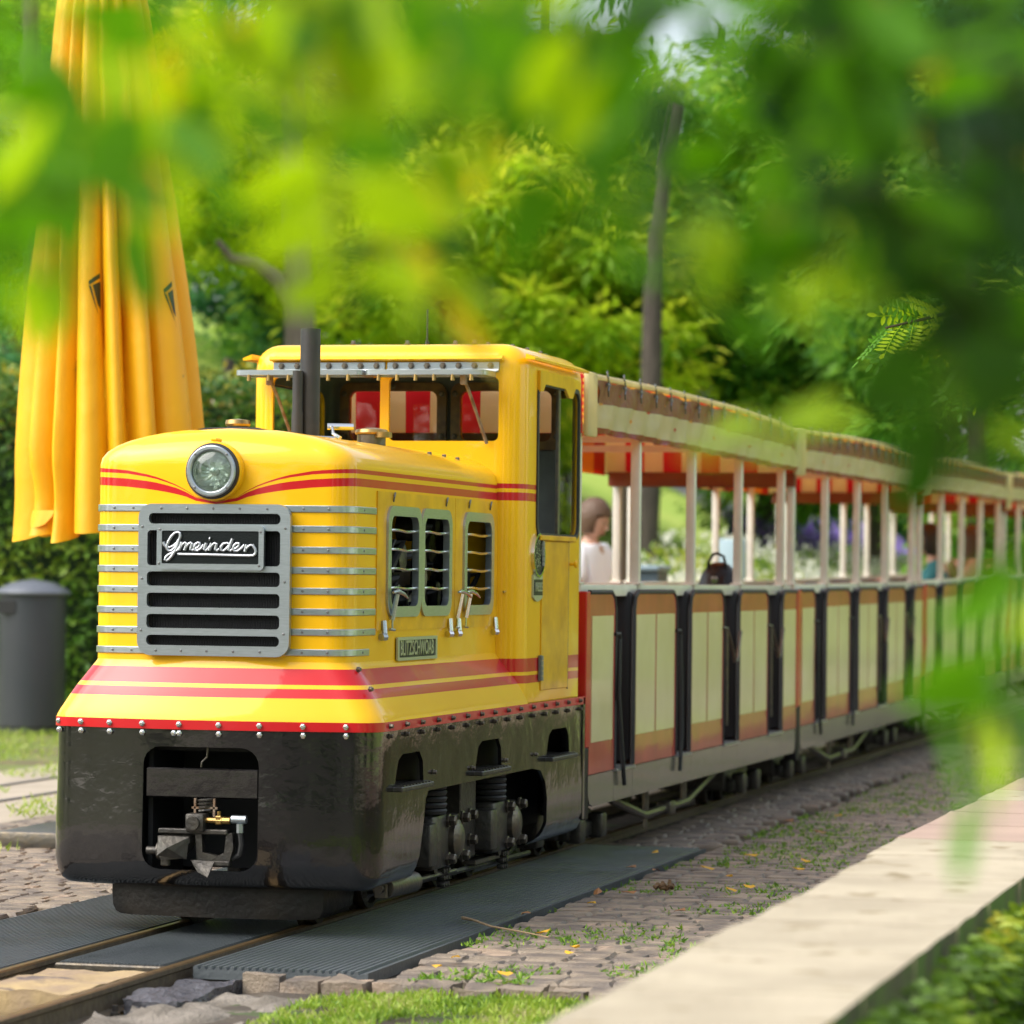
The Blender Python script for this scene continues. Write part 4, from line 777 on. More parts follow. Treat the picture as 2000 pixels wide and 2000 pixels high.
# rails
def rail(mb, x, y0, y1, n=1, head=True, curve=None):
    prof = [(-0.030, -0.075), (0.030, -0.075), (0.030, -0.070), (0.006, -0.062), (0.005, -0.022), (0.014, -0.016), (0.0145, -0.004), (0.010, 0.0), (-0.010, 0.0), (-0.0145, -0.004), (-0.014, -0.016), (-0.005, -0.022), (-0.006, -0.062), (-0.030, -0.070)]
    n = max(1, int((y1-y0)/1.0)); rows = []
    for i in range(n+1):
        y = y0+(y1-y0)*i/n; dx = curve(y) if curve else 0; rows.append([(x+dx+a, y, -0.0745+b) for a, b in prof])
    o = len(mb.v); mb.grid(rows, 0, None, True)
    N = len(prof)
    for k in range(len(mb.f)-n*N, len(mb.f)):
        j = (k-(len(mb.f)-n*N)) % N
        if j in (6, 7, 8): mb.m[k] = 1
    mb.f.append(tuple(range(o+N-1, o-1, -1))); mb.m.append(0)
tr = thing('railway_track', (0, 10, GZ-0.08), 'narrow gauge rails with worn yellow-brown heads running under the locomotive and train', 'railway track')
for x in (-0.205, 0.19):
    m_ = MB(); rail(m_, x, -3.6, 60); m_.build('rail', [RAILM, RAILT], tr)
m_ = MB(); m_.box(0.13, 0.17, -1.75, -1.60, -0.165, -0.145, ch=0.004); m_.build('sleeper_plate', DSTL, tr)
m_ = MB(); m_.box(0.215, 0.275, -1.50, -1.40, -0.160, -0.145, ch=0.004); m_.lathe([(0.014, 0), (0.014, 0.012), (0.009, 0.014), (0.009, 0.03), (0.0001, 0.03)], (0.245, -1.45, -0.145), 'z', 6); m_.build('rail_clip', DSTL, tr)
for y in (-1.55, -2.2, -2.85):
    m_ = MB(); m_.box(-0.50, 0.58, y-0.07, y+0.07, -0.215, -0.152, ch=0.008); m_.build('sleeper', mat('dark_sleeper', (0.05, 0.03, 0.028), 0.7, bump=0.4) if y == -1.55 else bpy.data.materials['dark_sleeper'], tr)
t2 = thing('railway_track', (-3.2, 8, GZ-0.02), 'second narrow gauge track set in the paving left of the train', 'railway track')
for x in (-3.62, -3.16):
    m_ = MB(); rail(m_, x, -6, 16, curve=lambda y: 0.0 if y < 4 else -0.012*(y-4)**2/4); o_ = m_.build('rail', [RAILM, mat('grey_rail_head', (0.16, 0.15, 0.14), 0.5, metal=0.4)] if x < -3.5 else [RAILM, bpy.data.materials['grey_rail_head']], t2); o_.location.z = -0.034
# rubber crossing mats with lengthwise grooves
def groove_mat(x0, x1, y0, y1, pitch, zt, label, skew=0.0):
    n = int((x1-x0)/pitch); P = []; xs = []
    for k in range(n):
        a = x0+k*pitch; xs += [(a, zt-0.009), (a+pitch*0.12, zt), (a+pitch*0.55, zt), (a+pitch*0.67, zt-0.009)]
    xs = [(x0, -0.115), (x0, zt-0.003)]+xs[1:]+[(x1, zt-0.003), (x1, -0.115)]
    rows = []; N = 12
    for i in range(N+1): rows.append([(x, y0+skew*(x-x0)+(y1-y0-skew*(x-x0))*i/N, z) for x, z in xs])
    m_ = MB(); m_.grid(rows); m_.f.append(tuple(range(len(xs)))); m_.m.append(0); m_.f.append(tuple(N*len(xs)+k for k in range(len(xs)))[::-1]); m_.m.append(0)
    return m_.build('rubber_crossing_mat', MATR, label=label, cat='rubber mat', group='grooved rubber mats of the crossing', smooth=False)
groove_mat(0.232, 0.735, -0.80, 4.06, 0.021, -0.079, 'wide grooved rubber mat on the right of the rails, beside the locomotive')
groove_mat(-0.160, 0.148, -0.80, 4.06, 0.012, -0.081, 'narrow grooved rubber mat lying between the two rails')
groove_mat(-0.755, -0.232, -1.3, 4.06, 0.016, -0.079, 'grooved rubber mat on the left of the rails, near the lower left corner')
m_ = MB(); m_.box(-0.165, 0.15, -0.83, -0.803, -0.11, -0.083, ch=0.004); m_.tube([(0.15, -0.82, -0.09), (0.175, -0.95, -0.10), (0.15, -1.15, -0.11)], 0.010, 6); m_.build('mat_edge_strip', GUN, label='metal edging strip at the near end of the middle rubber mat', cat='edging strip')
# stones at the near end of the crossing
def lump(name, mt, x0, x1, y0, y1, z0, z1, seed, label, cat, amp=0.012, seg=7, parent=None):
    b = bmesh.new(); bmesh.ops.create_cube(b, size=1); bmesh.ops.subdivide_edges(b, edges=b.edges[:], cuts=seg, use_grid_fill=True); r = random.Random(seed)
    from mathutils import noise
    for v in b.verts:
        p = Vector(((x0+x1)/2+v.co.x*(x1-x0), (y0+y1)/2+v.co.y*(y1-y0), (z0+z1)/2+v.co.z*(z1-z0)))
        q = Vector((max(-0.46, min(0.46, v.co.x)), max(-0.46, min(0.46, v.co.y)), max(-0.42, min(0.42, v.co.z)))); d = v.co-q
        p -= Vector((d.x*(x1-x0), d.y*(y1-y0), d.z*(z1-z0)))*0.35
        nn = noise.noise_vector(p*9+Vector((seed*3, 0, 0))); p += nn*amp+noise.noise_vector(p*38)*amp*0.35; v.co = p
    m2 = MB(); m2.bm(b); return m2.build(name, mt, parent, label=label, cat=cat)
lump('sandstone_block', SAND, -0.165, 0.125, -1.45, -0.87, -0.24, -0.088, 1, 'yellow sandstone block between the rails at the lower left', 'stone block', 0.012)
lump('concrete_footing', CONC, 0.26, 0.66, -2.2, -1.08, -0.30, -0.120, 2, 'pale crumbling concrete footing right of the near rail', 'concrete footing', 0.028, 22)
lump('tar_patch', TAR, 0.232, 0.40, -1.38, -0.86, -0.25, -0.104, 3, 'lumpy blue-black tar patch on the concrete beside the rail', 'tar patch', 0.018, 16)
lump('sandstone_block', SAND, -0.34, -0.23, -3.2, -1.5, -0.30, -0.15, 6, 'stone edging block left of the near rail', 'stone block', 0.012)
# setts: short courses across the lane
pav = link('sett_paving', None, kind='structure'); pav['_rx'] = (0, 0, 0)
def sett_geo(w, d, r):
    h = 0.035; c = 0.007; j = lambda a: (r.random()-0.5)*a
    x, y = w/2, d/2
    low = [(-x, -y, -h), (x, -y, -h), (x, y, -h), (-x, y, -h)]
    mid = [(-x+j(.008), -y+j(.008), -0.011), (x+j(.008), -y+j(.008), -0.011), (x+j(.008), y+j(.008), -0.011), (-x+j(.008), y+j(.008), -0.011)]
    top = [(a*(1-c/x)+j(.004), b*(1-c/y)+j(.004), j(.002)) for a, b in ((-x, -y), (x, -y), (x, y), (-x, y))]
    v = low+mid+top+[(0, 0, 0.001)]; f = []
    for o in (0, 4):
        for k in range(4): f.append((o+k, o+(k+1) % 4, o+4+(k+1) % 4, o+4+k))
    for k in range(4): f.append((8+k, 8+(k+1) % 4, 12))
    return v, f
SR = random.Random(21); meshes = []
for k in range(14):
    v, f = sett_geo(0.092+0.012*(k % 7), 0.088+0.012*(k//7), SR); m_ = MB(); m_.add(v, f); o = m_.build('sett', SETT, smooth=False); meshes.append((o.data, 0.092+0.012*(k % 7), k//7)); bpy.data.objects.remove(o)
cand = []
def lay(x0, x1, y0, y1, skew=0.0):
    y = y0; row = 0
    while y < y1:
        dcls = SR.randint(0, 1); dep = 0.088+0.012*dcls; x = x0+SR.random()*0.05
        while x < x1-0.06:
            k = SR.randint(0, 6); me, w, _ = meshes[dcls*7+k]
            if x+w > x1+0.02: break
            xx = x+w/2; wav = 0.018*sin(xx*2.1+y*0.7)+skew*(xx-x0)+0.004*sin(xx*9+row*2.3)
            cand.append((me, xx, y+dep/2+wav+(SR.random()-0.5)*0.008, -0.086+(SR.random()-0.5)*0.003+0.006*sin(xx*1.7+1)*sin(y*0.9), (SR.random()-0.5)*0.05)); x += w+0.004+0.006*SR.random()
        y += dep+0.013; row += 1
lay(0.755, 2.25, -0.80, 14.0); lay(0.26, 0.74, 4.12, 14.0); lay(-2.45, -0.78, -2.2, 8.5)
def near_key(c):
    d = Vector((c[1], c[2], c[3]))-CAM_LOC; z = d.dot(fw); sx = 1000+7000*d.dot(rt)/z; sy = 1000-7000*d.dot(up)/z
    vis = -20 < sx < 2020 and sy < 2020 and not (c[1] > 1.75 and c[2] < 1.5) and not(sx > 100 and sx < 740 and c[1] < 0 and c[2] > -0.3)
    return z if vis else z+1000
cand.sort(key=near_key); rest = MB()
for i, (me, x, y, z, a) in enumerate(cand):
    if i < 298: inst('sett', me, (x, y, z), pav, (0.008*sin(i*7.1), 0.008*sin(i*3.3), a))
    else:
        M_ = Matrix.Translation((x, y, z)) @ Matrix.Rotation(a, 4, 'Z') @ Matrix.Rotation(0.008*sin(i*7.1), 4, 'X'); rest.add([M_ @ v.co for v in me.vertices], [tuple(p.vertices) for p in me.polygons])
rest.build('far_setts', SETT, pav, smooth=False, fixn=False, kind='stuff')
for k in range(9):
    x = 0.40+k*0.125; lump('kerb_stone', SETT, x, x+0.112, -0.90-0.02*(k % 3)-0.012*k, -0.815-0.004*k, -0.20, -0.086-0.005*(k % 2), 20+k, None, None, 0.014, 4, pav)
# low wall with coping slabs on the right
wl = thing('low_wall', (2.46, 0, -0.6), 'low mossy stone wall with pale coping slabs in the right foreground', 'wall')
y = -9.0; WR = random.Random(4); k = 0
while y < 12:
    L = 0.50+0.12*WR.random(); L = L*(1.0)
    xo = 0.012*(WR.random()-0.5)+(0.03 if y < -2.25 else 0.0)
    m_ = COPR if y > -0.9 and k % 2 == 0 or (y > -1.6 and y < -0.3) else COPE
    x0, x1 = 2.225+xo, 2.655
    b = bmesh.new(); bmesh.ops.create_cube(b, size=1); bmesh.ops.subdivide_edges(b, edges=b.edges[:], cuts=3, use_grid_fill=True)
    from mathutils import noise as NZ
    for v in b.verts:
        p = Vector(((x0+x1)/2+v.co.x*(x1-x0), y+L/2+v.co.y*(L-0.012), 0.305+v.co.z*0.09)); p += NZ.noise_vector(p*6)*0.004; v.co = p
    q = MB(); q.bm(b); cs_ = q.build('coping_stone', [m_, MOSST], wl)
    for pp in cs_.data.polygons:
        if pp.normal.x > 0.6: pp.material_index = 1
    y += L; k += 1
q = MB(); P = []
for i in range(0, 85):
    yy = -9.2+i*0.25
    P.append([(x+0.03*NZ.noise(Vector((x*4, yy*2.3, z*5))), yy, z) for x, z in ((2.30, -0.15), (2.30, 0.1), (2.30, 0.262), (2.58, 0.264), (2.64, 0.24), (2.66, 0.1), (2.64, -0.1), (2.66, -0.35), (2.65, -0.7))])
q.grid(P); q.build('wall_face', MOSST, wl)
# leaf-like cards: used for moss, ferns, hedge, crowns, grass
def cards(name, mt, gen, n, seed, parent=None, **kw):
    # gen(r) -> position, length, width, direction, tint ; each card is a folded two-face leaf
    r = random.Random(seed); vs = []; fs = []; tn = []
    for i in range(n):
        g_ = gen(r)
        if g_ is None: continue
        p, L, w, d, nrm, ti = g_
        d = d.normalized(); s_ = d.cross(nrm)
        if s_.length < 1e-4: s_ = d.cross(Vector((0.3, 0.5, 0.8)))
        s_ = s_.normalized()*w*0.5; o = len(vs); m1 = p+d*L*0.45
        u = nrm.normalized()*w*0.18
        vs += [p, m1+s_+u, p+d*L, m1-s_+u, m1]
        fs += [(o, o+1, o+4), (o+1, o+2, o+4), (o+2, o+3, o+4), (o+3, o, o+4)]; tn += [ti]*4
    me = bpy.data.meshes.new(name); me.from_pydata([v[:] for v in vs], [], fs); me.materials.append(mt)
    a = me.attributes.new('tint', 'FLOAT', 'FACE'); a.data.foreach_set('value', tn); me.update(); return link(name, me, parent, **kw)
def rv(r): 
    while True:
        v = Vector((r.uniform(-1, 1), r.uniform(-1, 1), r.uniform(-1, 1)))
        if 0.05 < v.length < 1: return v.normalized()
def g_moss(r):
    y = r.uniform(-9, 6); z = r.uniform(-0.6, 0.335); n = NZ.noise(Vector((y*1.6, z*4, 0)))
    n2 = NZ.noise(Vector((y*7, z*11, 4)))
    if (z > 0.1 and n2 < -0.12) or (z <= 0.1 and n < -0.25): return None
    p = Vector((2.665+0.06*r.random()**2, y, z)); return p, (0.035+0.06*r.random())*(0.55 if z > 0.12 else 1), (0.014+0.012*r.random())*(0.7 if z > 0.12 else 1), Vector((0.6+r.random(), r.uniform(-.7, .7), r.uniform(-1.2, 0.4))), rv(r), min(1, max(0, 0.25+0.9*n+0.4*r.random()))
cards('wall_moss', LF_WMOSS, g_moss, 70000, 5, wl, kind='stuff')
# fallen twigs, cone, leaves
m_ = MB(); m_.tube([(0.60, 0.72, -0.070), (0.66, 0.62, -0.066), (0.75, 0.50, -0.072), (0.86, 0.42, -0.076), (0.98, 0.30, -0.078)], [0.006, 0.004, 0.0035, 0.003, 0.002], 6); m_.build('twig', mat('pale_twig', (0.40, 0.28, 0.16), 0.7), label='thin pale twig lying across the edge of the right rubber mat', cat='twig')
m_ = MB(); rr = random.Random(2)
for k in range(16): c = Vector((0.981+0.035*(rr.random()-0.5)*1.6, 2.006+0.03*(rr.random()-0.5), -0.068+0.016*rr.random())); m_.tube([c, c+rv(rr)*0.016], [0.009, 0.005], 6)
m_.build('seed_cluster', mat('brown_seed', (0.14, 0.075, 0.03), 0.7), label='brown dry seed cluster lying on the setts right of the mat', cat='seed cluster')
LM = []
for k in range(4):
    m_ = MB(); a = 0.024+0.006*(k % 2); m_.add([(-a, 0, 0.004), (-a*0.4, a*0.5, 0), (a*0.5, a*0.45, 0.006), (a, 0, 0.012), (a*0.5, -a*0.45, 0.002), (-a*0.4, -a*0.5, 0.006)], [(0, 1, 2), (0, 2, 3), (0, 3, 4), (0, 4, 5)]); o = m_.build('fallen_leaf', DRYL if k < 3 else DRYB, fixn=False); LM.append(o.data); bpy.data.objects.remove(o)
LR = random.Random(11); n_ = 0
spots = [(0.755, 0.924), (0.681, 2.861), (0.9, 1.8), (1.1, 2.6), (1.25, 3.4), (1.0, 3.6), (0.95, 0.35), (1.2, 1.2), (1.55, 3.1), (1.05, 5.0), (0.62, 3.6)]
while n_ < 54:
    if n_ < len(spots): x, y = spots[n_]
    elif n_ < 40: x = LR.uniform(0.78, 2.1); y = LR.uniform(-0.9, 9)
    else: x = LR.uniform(-6, -1.5); y = LR.uniform(5, 12)
    me = LM[LR.randint(0, 3)]
    onm = x < 0.74 and x > 0
    inst('fallen_leaf', me, (x, y, -0.072), None, (LR.uniform(-.2, .2), LR.uniform(-.2, .2), LR.uniform(0, 6)), label=('small dry leaf fallen on the grooved rubber mat right of the rails' if onm else 'small dry leaf fallen on the setts between the train and the wall') if x > 0 else 'small dry leaf fallen on the path and grass left of the train', cat='leaf', group='fallen leaves on the rubber mat' if onm else ('fallen leaves on the setts' if x > 0 else 'fallen leaves left of the train')); n_ += 1
# grass and weeds
def g_grass(r):
    x = r.uniform(0.45, 2.3); y = r.uniform(-3.6, -0.93)
    if NZ.noise(Vector((x*3.5, y*3, 4))) < -0.18 or (x < 0.70 and y > -2.2) or (x < 0.9 and y > -1.05): return None
    big = NZ.noise(Vector((x*8, y*8, 1)))
    return Vector((x, y, -0.122+0.01*r.random())), 0.012+0.022*r.random()+0.012*big, 0.0025+0.004*r.random()*(2.5 if r.random() < 0.3 else 1), Vector((r.uniform(-.9, .9), r.uniform(-.9, .9), 0.35+r.random())), rv(r), min(1, max(0, 0.5+0.5*NZ.noise(Vector((x*5, y*5, 9)))+r.uniform(-.3, .3)))
cards('grass', LF_GRASS, g_grass, 70000, 6, kind='stuff', label='short sunlit grass and clover at the lower edge before the setts', cat='grass')
def g_weed(r):
    x = r.uniform(0.76, 2.25); y = -0.85+12*r.random()**1.3
    q = NZ.noise(Vector((x*2.2, y*1.6, 2)))
    if q < (0.04 if not (0.8 < x < 1.25 and y > 3.8) else -0.25): return None
    # weeds sit in the joints
    fx = NZ.noise(Vector((x*14, y*14, 5)))
    if abs(fx) > 0.12: return None
    return Vector((x, y, -0.092)), 0.010+0.020*r.random(), 0.004+0.005*r.random(), Vector((r.uniform(-1, 1), r.uniform(-1, 1), 0.25+0.7*r.random())), rv(r), r.random()
cards('joint_weeds', LF_MOSS, g_weed, 90000, 8, kind='stuff', label='green weeds and moss growing in the joints of the setts', cat='weeds')
def g_weed2(r):
    x = r.uniform(-7.5, -1.0); y = r.uniform(-1, 13)
    q = NZ.noise(Vector((x*1.5, y*0.6, 2)))
    lim = 0.22 if x > -2.4 else (0.0 if x > -4.4 else -0.5)
    if q < lim: return None
    return Vector((x, y, -0.10)), 0.02+0.045*r.random(), 0.006+0.006*r.random(), Vector((r.uniform(-1, 1), r.uniform(-1, 1), 0.35+0.9*r.random())), rv(r), min(1, 0.3+0.6*r.random())
cards('grass', LF_GRASS, g_weed2, 42000, 9, kind='stuff', label='grass growing beside the second track and around the grey bin', cat='grass')
# ------------------------------------------------------------------ PARASOL
um = thing('parasol', (-1.60, 3.46, GZ), 'large closed yellow market parasol hanging in folds behind the locomotive bonnet', 'parasol')
UC = Vector((-1.60, 3.46, 0)); LOB = [0.0, 0.50, 1.05, 1.50, 2.05, 2.45, 2.95, 3.35, 3.95, 4.30, 4.62, 5.00, 5.30, 5.72]
def fold_profile(a, t, z):
    a = a % (2*pi); B = LOB+[2*pi]
    for i in range(len(B)-1):
        if a < B[i+1]: f = (a-B[i])/(B[i+1]-B[i]); break
    depth = 0.30+0.12*sin(i*2.3)
    return 1-depth*(1-max(0.0, sin(pi*f))**0.62)+0.02*sin(z*4+i), i, f
def R_of(z):
    t = max(0.0, (3.9-z)/(3.9-1.10)); return 0.055+0.368*t**0.68
rows = []; NA = 168; zs = [4.0, 3.8, 3.6, 3.4, 3.2, 3.0, 2.8, 2.6, 2.4, 2.2, 2.0, 1.85, 1.7, 1.6, 1.5, 1.42, 1.36, 1.30, 1.25, 1.20, 1.16]
for z in zs:
    row = []
    for k in range(NA):
        a = 2*pi*k/NA; tw = 0.10*(z-1.1)*0.3; pr, i, f = fold_profile(a+tw, 0, z); R_ = R_of(z)
        if z < 1.45: pr *= 1-0.10*sin(pi*(1.45-z)/0.33)*(0.5+0.5*sin(i*1.7)); 
        zz = z
        if z < 1.3: zz = z-0.045*(1.3-z)/0.14*(0.6+0.4*sin(i*2.9+1))*max(0, sin(pi*f))**0.5
        zz += 0.05*(1.3-z)/0.14*(0.5-0.5*cos(a+2.2)) if z < 1.3 else 0
        row.append((UC.x-0.035*(z-1.1)+R_*pr*cos(a), UC.y+R_*pr*sin(a), zz))
    rows.append(row)
m_ = MB(); m_.grid(rows, 0, None, True); inn = [[(UC.x+(x-UC.x)*0.96, UC.y+(y-UC.y)*0.96, z+0.004) for x, y, z in r] for r in rows[-6:]]; m_.grid(inn, 1, None, True)
m_.build('folded_canopy', [UMB, UMBI], um, angle=50, fixn=False)
# hanging flap corners and the gathered fold at the hem
for a, w, L in ((4.13, 0.15, 0.07),):
    c = Vector((UC.x+0.345*cos(a), UC.y+0.345*sin(a), 1.25)); t_ = Vector((-sin(a), cos(a), 0)); n_ = Vector((cos(a), sin(a), 0)); P = []
    for i in range(7):
        v = i/6; P.append([c+t_*w*(u-0.5)*(1-0.10*v*v)+n_*(0.035*sin(pi*u)+0.015*v)-Vector((0, 0, L*v*(0.45+0.55*sqrt(max(0, sin(pi*u)))))) for u in [k/8 for k in range(9)]])
    m_ = MB(); m_.grid(P); m_.grid([[p-n_*0.006 for p in r] for r in P], 1); m_.build('valance_flap', [UMB, UMBI], um, fixn=False)
def on_umb(a, z, off=0.004):
    pr, i, f = fold_profile(a+0.03*(z-1.1), 0, z); R_ = R_of(z)*pr+off; return Vector((UC.x-0.035*(z-1.1)+R_*cos(a), UC.y+R_*sin(a), z))
# black printed emblem, partly swallowed by the folds
for a0, zc_ in ((5.82, 2.08), (4.82, 2.10)):
    m_ = MB()
    def q4(A, B_, C_, D_, n=6):
        P = []
        for i in range(n+1):
            v = i/n; l = (A[0]+(D_[0]-A[0])*v, A[1]+(D_[1]-A[1])*v); r = (B_[0]+(C_[0]-B_[0])*v, B_[1]+(C_[1]-B_[1])*v)
            P.append([on_umb(a0+l[0]+(r[0]-l[0])*k/4, zc_+l[1]+(r[1]-l[1])*k/4) for k in range(5)])
        m_.grid(P)
    q4((0.0, 0.06), (0.13, 0.095), (0.13, 0.075), (0.008, 0.045)); q4((0.0, 0.045), (0.03, 0.04), (0.135, -0.10), (0.125, -0.085)); q4((0.05, 0.045), (0.135, 0.062), (0.135, -0.05), (0.105, -0.03))
    m_.build('printed_emblem', INK, um, fixn=False)
m_ = MB(); m_.tube([(UC.x, UC.y, GZ), (UC.x, UC.y, 4.1)], 0.035, 12); m_.box(UC.x-0.35, UC.x+0.35, UC.y-0.35, UC.y+0.35, GZ-0.02, GZ+0.06, ch=0.01); m_.build('pole', GUN, um)
# ------------------------------------------------------------------ BINS AND POSTS
b_ = thing('litter_bin', (-5.77, 13.1, GZ), 'tall anthracite round litter bin with a shallow domed lid in front of the hedge', 'litter bin')
m_ = MB(); m_.lathe([(0.225, -0.03), (0.225, 0.02), (0.235, 0.03), (0.235, 0.93), (0.22, 0.94), (0.0001, 0.94)], (-5.77, 13.1, GZ), 'z', 28); m_.build('bin_body', BINM, b_)
m_ = MB(); m_.lathe([(0.262, 0.935), (0.265, 0.95), (0.24, 0.975), (0.15, 1.02), (0.0001, 1.045)], (-5.77, 13.1, GZ), 'z', 40); m_.build('lid', BINL, b_)
m_ = MB(); m_.prism(rrect(-5.93, -5.80, 0.72, 0.81, 0.02), 'y', 12.862, 12.90); m_.build('slot', DARK, b_)
b_ = thing('waste_container', (-1.36, 13.3, GZ), 'blue-grey plastic waste container with a lid, seen through the first carriage', 'container')
m_ = MB(); m_.prism([(-1.55, GZ), (-1.38, GZ), (-1.36, 1.06), (-1.58, 1.06)], 'y', 13.15, 13.5); m_.build('container_body', BINB, b_)
m_ = MB(); m_.box(-1.60, -1.34, 13.11, 13.53, 1.06, 1.10, ch=0.02); m_.build('lid', mat('pale_blue_lid', (0.22, 0.30, 0.34), 0.5), b_)
m_ = MB(); m_.tube([(-0.78, 9.3, GZ), (-0.78, 9.3, 1.75)], 0.042, 10); m_.build('post', mat('dark_brown_post', (0.10, 0.085, 0.06), 0.7), label='dark brown square post standing behind the first carriage near its front end', cat='post')
m_ = MB(); m_.box(-1.78, -1.56, 17.4, 17.55, 0.5, 1.33, ch=0.01); m_.build('information_board', mat('pale_blue_board', (0.34, 0.45, 0.50), 0.5), label='pale blue board behind the backpack, among the white flowers', cat='board')
# ------------------------------------------------------------------ PEOPLE
def body(name, pts, edges, radii, m, parent, sub=2):
    me = bpy.data.meshes.new(name); me.from_pydata(pts, edges, []); o = bpy.data.objects.new(name, me); COL.objects.link(o)
    s_ = o.modifiers.new('skin', 'SKIN'); s_.use_smooth_shade = True; u_ = o.modifiers.new('sub', 'SUBSURF'); u_.levels = sub; u_.render_levels = sub
    for i, r in enumerate(radii):
        r = r if isinstance(r, tuple) else (r, r); me.skin_vertices[0].data[i].radius = r
    me.skin_vertices[0].data[0].use_root = True
    dg = bpy.context.evaluated_depsgraph_get(); dg.update(); me2 = bpy.data.meshes.new_from_object(o.evaluated_get(dg)); bpy.data.objects.remove(o)
    me2.materials.clear(); me2.materials.append(m); me2.polygons.foreach_set('use_smooth', [True]*len(me2.polygons)); return link(name, me2, parent)
def head_mesh(parent, c, fwd, hair, long_hair=0.0, s_=1.0):
    fwd = Vector(fwd).normalized(); side = fwd.cross(Vector((0, 0, 1))).normalized(); U = side.cross(fwd)
    def P(f, s, u): return c+(fwd*f+side*s+U*u)*s_
    m_ = MB(); rows = []
    for k in range(13):
        v = -1+2*k/12; ph = v*pi/2; row = []
        for j in range(20):
            t = 2*pi*j/20; w = cos(ph); f = 0.093*w*cos(t); s = 0.072*w*sin(t); u = 0.115*sin(ph)
            if u < 0: f += 0.012*(-u/0.115)*(1 if cos(t) > 0 else -1); s *= 1-0.20*(-u/0.115)
            row.append(P(f, s, u))
        rows.append(row)
    m_.grid(rows, 0, None, True)
    m_.add([P(0.088, 0, 0.02), P(0.115, 0, -0.028), P(0.09, 0.017, -0.032), P(0.09, -0.017, -0.032), P(0.088, 0, -0.04)], [(0, 1, 2), (0, 3, 1), (1, 4, 2), (1, 3, 4)])
    for q in (-1, 1): m_.add([P(-0.005, q*0.07, 0.02), P(0.015, q*0.073, 0.0), P(0.0, q*0.073, -0.035), P(-0.02, q*0.085, 0.015), P(-0.015, q*0.083, -0.02)], [(0, 1, 3), (1, 2, 4), (1, 4, 3)])
    hd = m_.build('head', SKIN, parent)
    m_ = MB()
    for q in (-1, 1): m_.lathe([(0.0001, -0.004), (0.008, 0), (0.0001, 0.004)], P(0.082, q*0.030, 0.008), 'z', 8)
    m_.build('eyes', HAIRB, hd)
    m_ = MB(); m_.tube([P(0.088, -0.022, -0.062), P(0.097, 0, -0.060), P(0.088, 0.022, -0.062)], 0.005, 6); m_.build('mouth', LIPS, hd)
    m_ = MB(); rows = []
    for k in range(12):
        ph = pi/2-k*(pi/2+0.65)/11; row = []
        for j in range(24):
            t = 2*pi*j/24; w = cos(ph)*1.13; f = 0.103*w*cos(t)-0.012; s = 0.083*w*sin(t); u = 0.128*sin(ph)+0.006
            if cos(t) > 0.35 and u < 0.05: f = min(f, 0.045); s *= 0.95
            if long_hair and u < 0: u -= long_hair*(-u/0.09)*(1 if cos(t) < 0.3 else 0.2)
            row.append(P(f, s, u+0.004*sin(j*3+k)))
        rows.append(row)
    m_.grid(rows, 0, None, True); m_.build('hair', hair, parent)
def hand(parent, w, d, nrm, s_=1.0):
    d = d.normalized(); n = nrm.normalized(); s = d.cross(n).normalized(); V = [w]; E_ = []; R_ = [(0.026, 0.018)]
    pc = w+d*0.05; V.append(pc); E_.append((0, 1)); R_.append((0.034, 0.014))
    for k, L in enumerate((0.062, 0.072, 0.068, 0.052)):
        b = w+d*0.085+s*(0.028-0.0185*k); i = len(V); V += [b, b+d*L*0.5+n*0.008, b+d*L*0.85+n*0.028]; E_ += [(1, i), (i, i+1), (i+1, i+2)]; R_ += [(0.010, 0.010), (0.0085, 0.0085), (0.006, 0.006)]
    i = len(V); V += [w+d*0.03+s*0.036, w+d*0.065+s*0.052+n*0.01, w+d*0.09+s*0.055+n*0.02]; E_ += [(1, i), (i, i+1), (i+1, i+2)]; R_ += [(0.012, 0.012), (0.010, 0.010), (0.007, 0.007)]
    body('hand', V, E_, R_, SKIN, parent, 1)
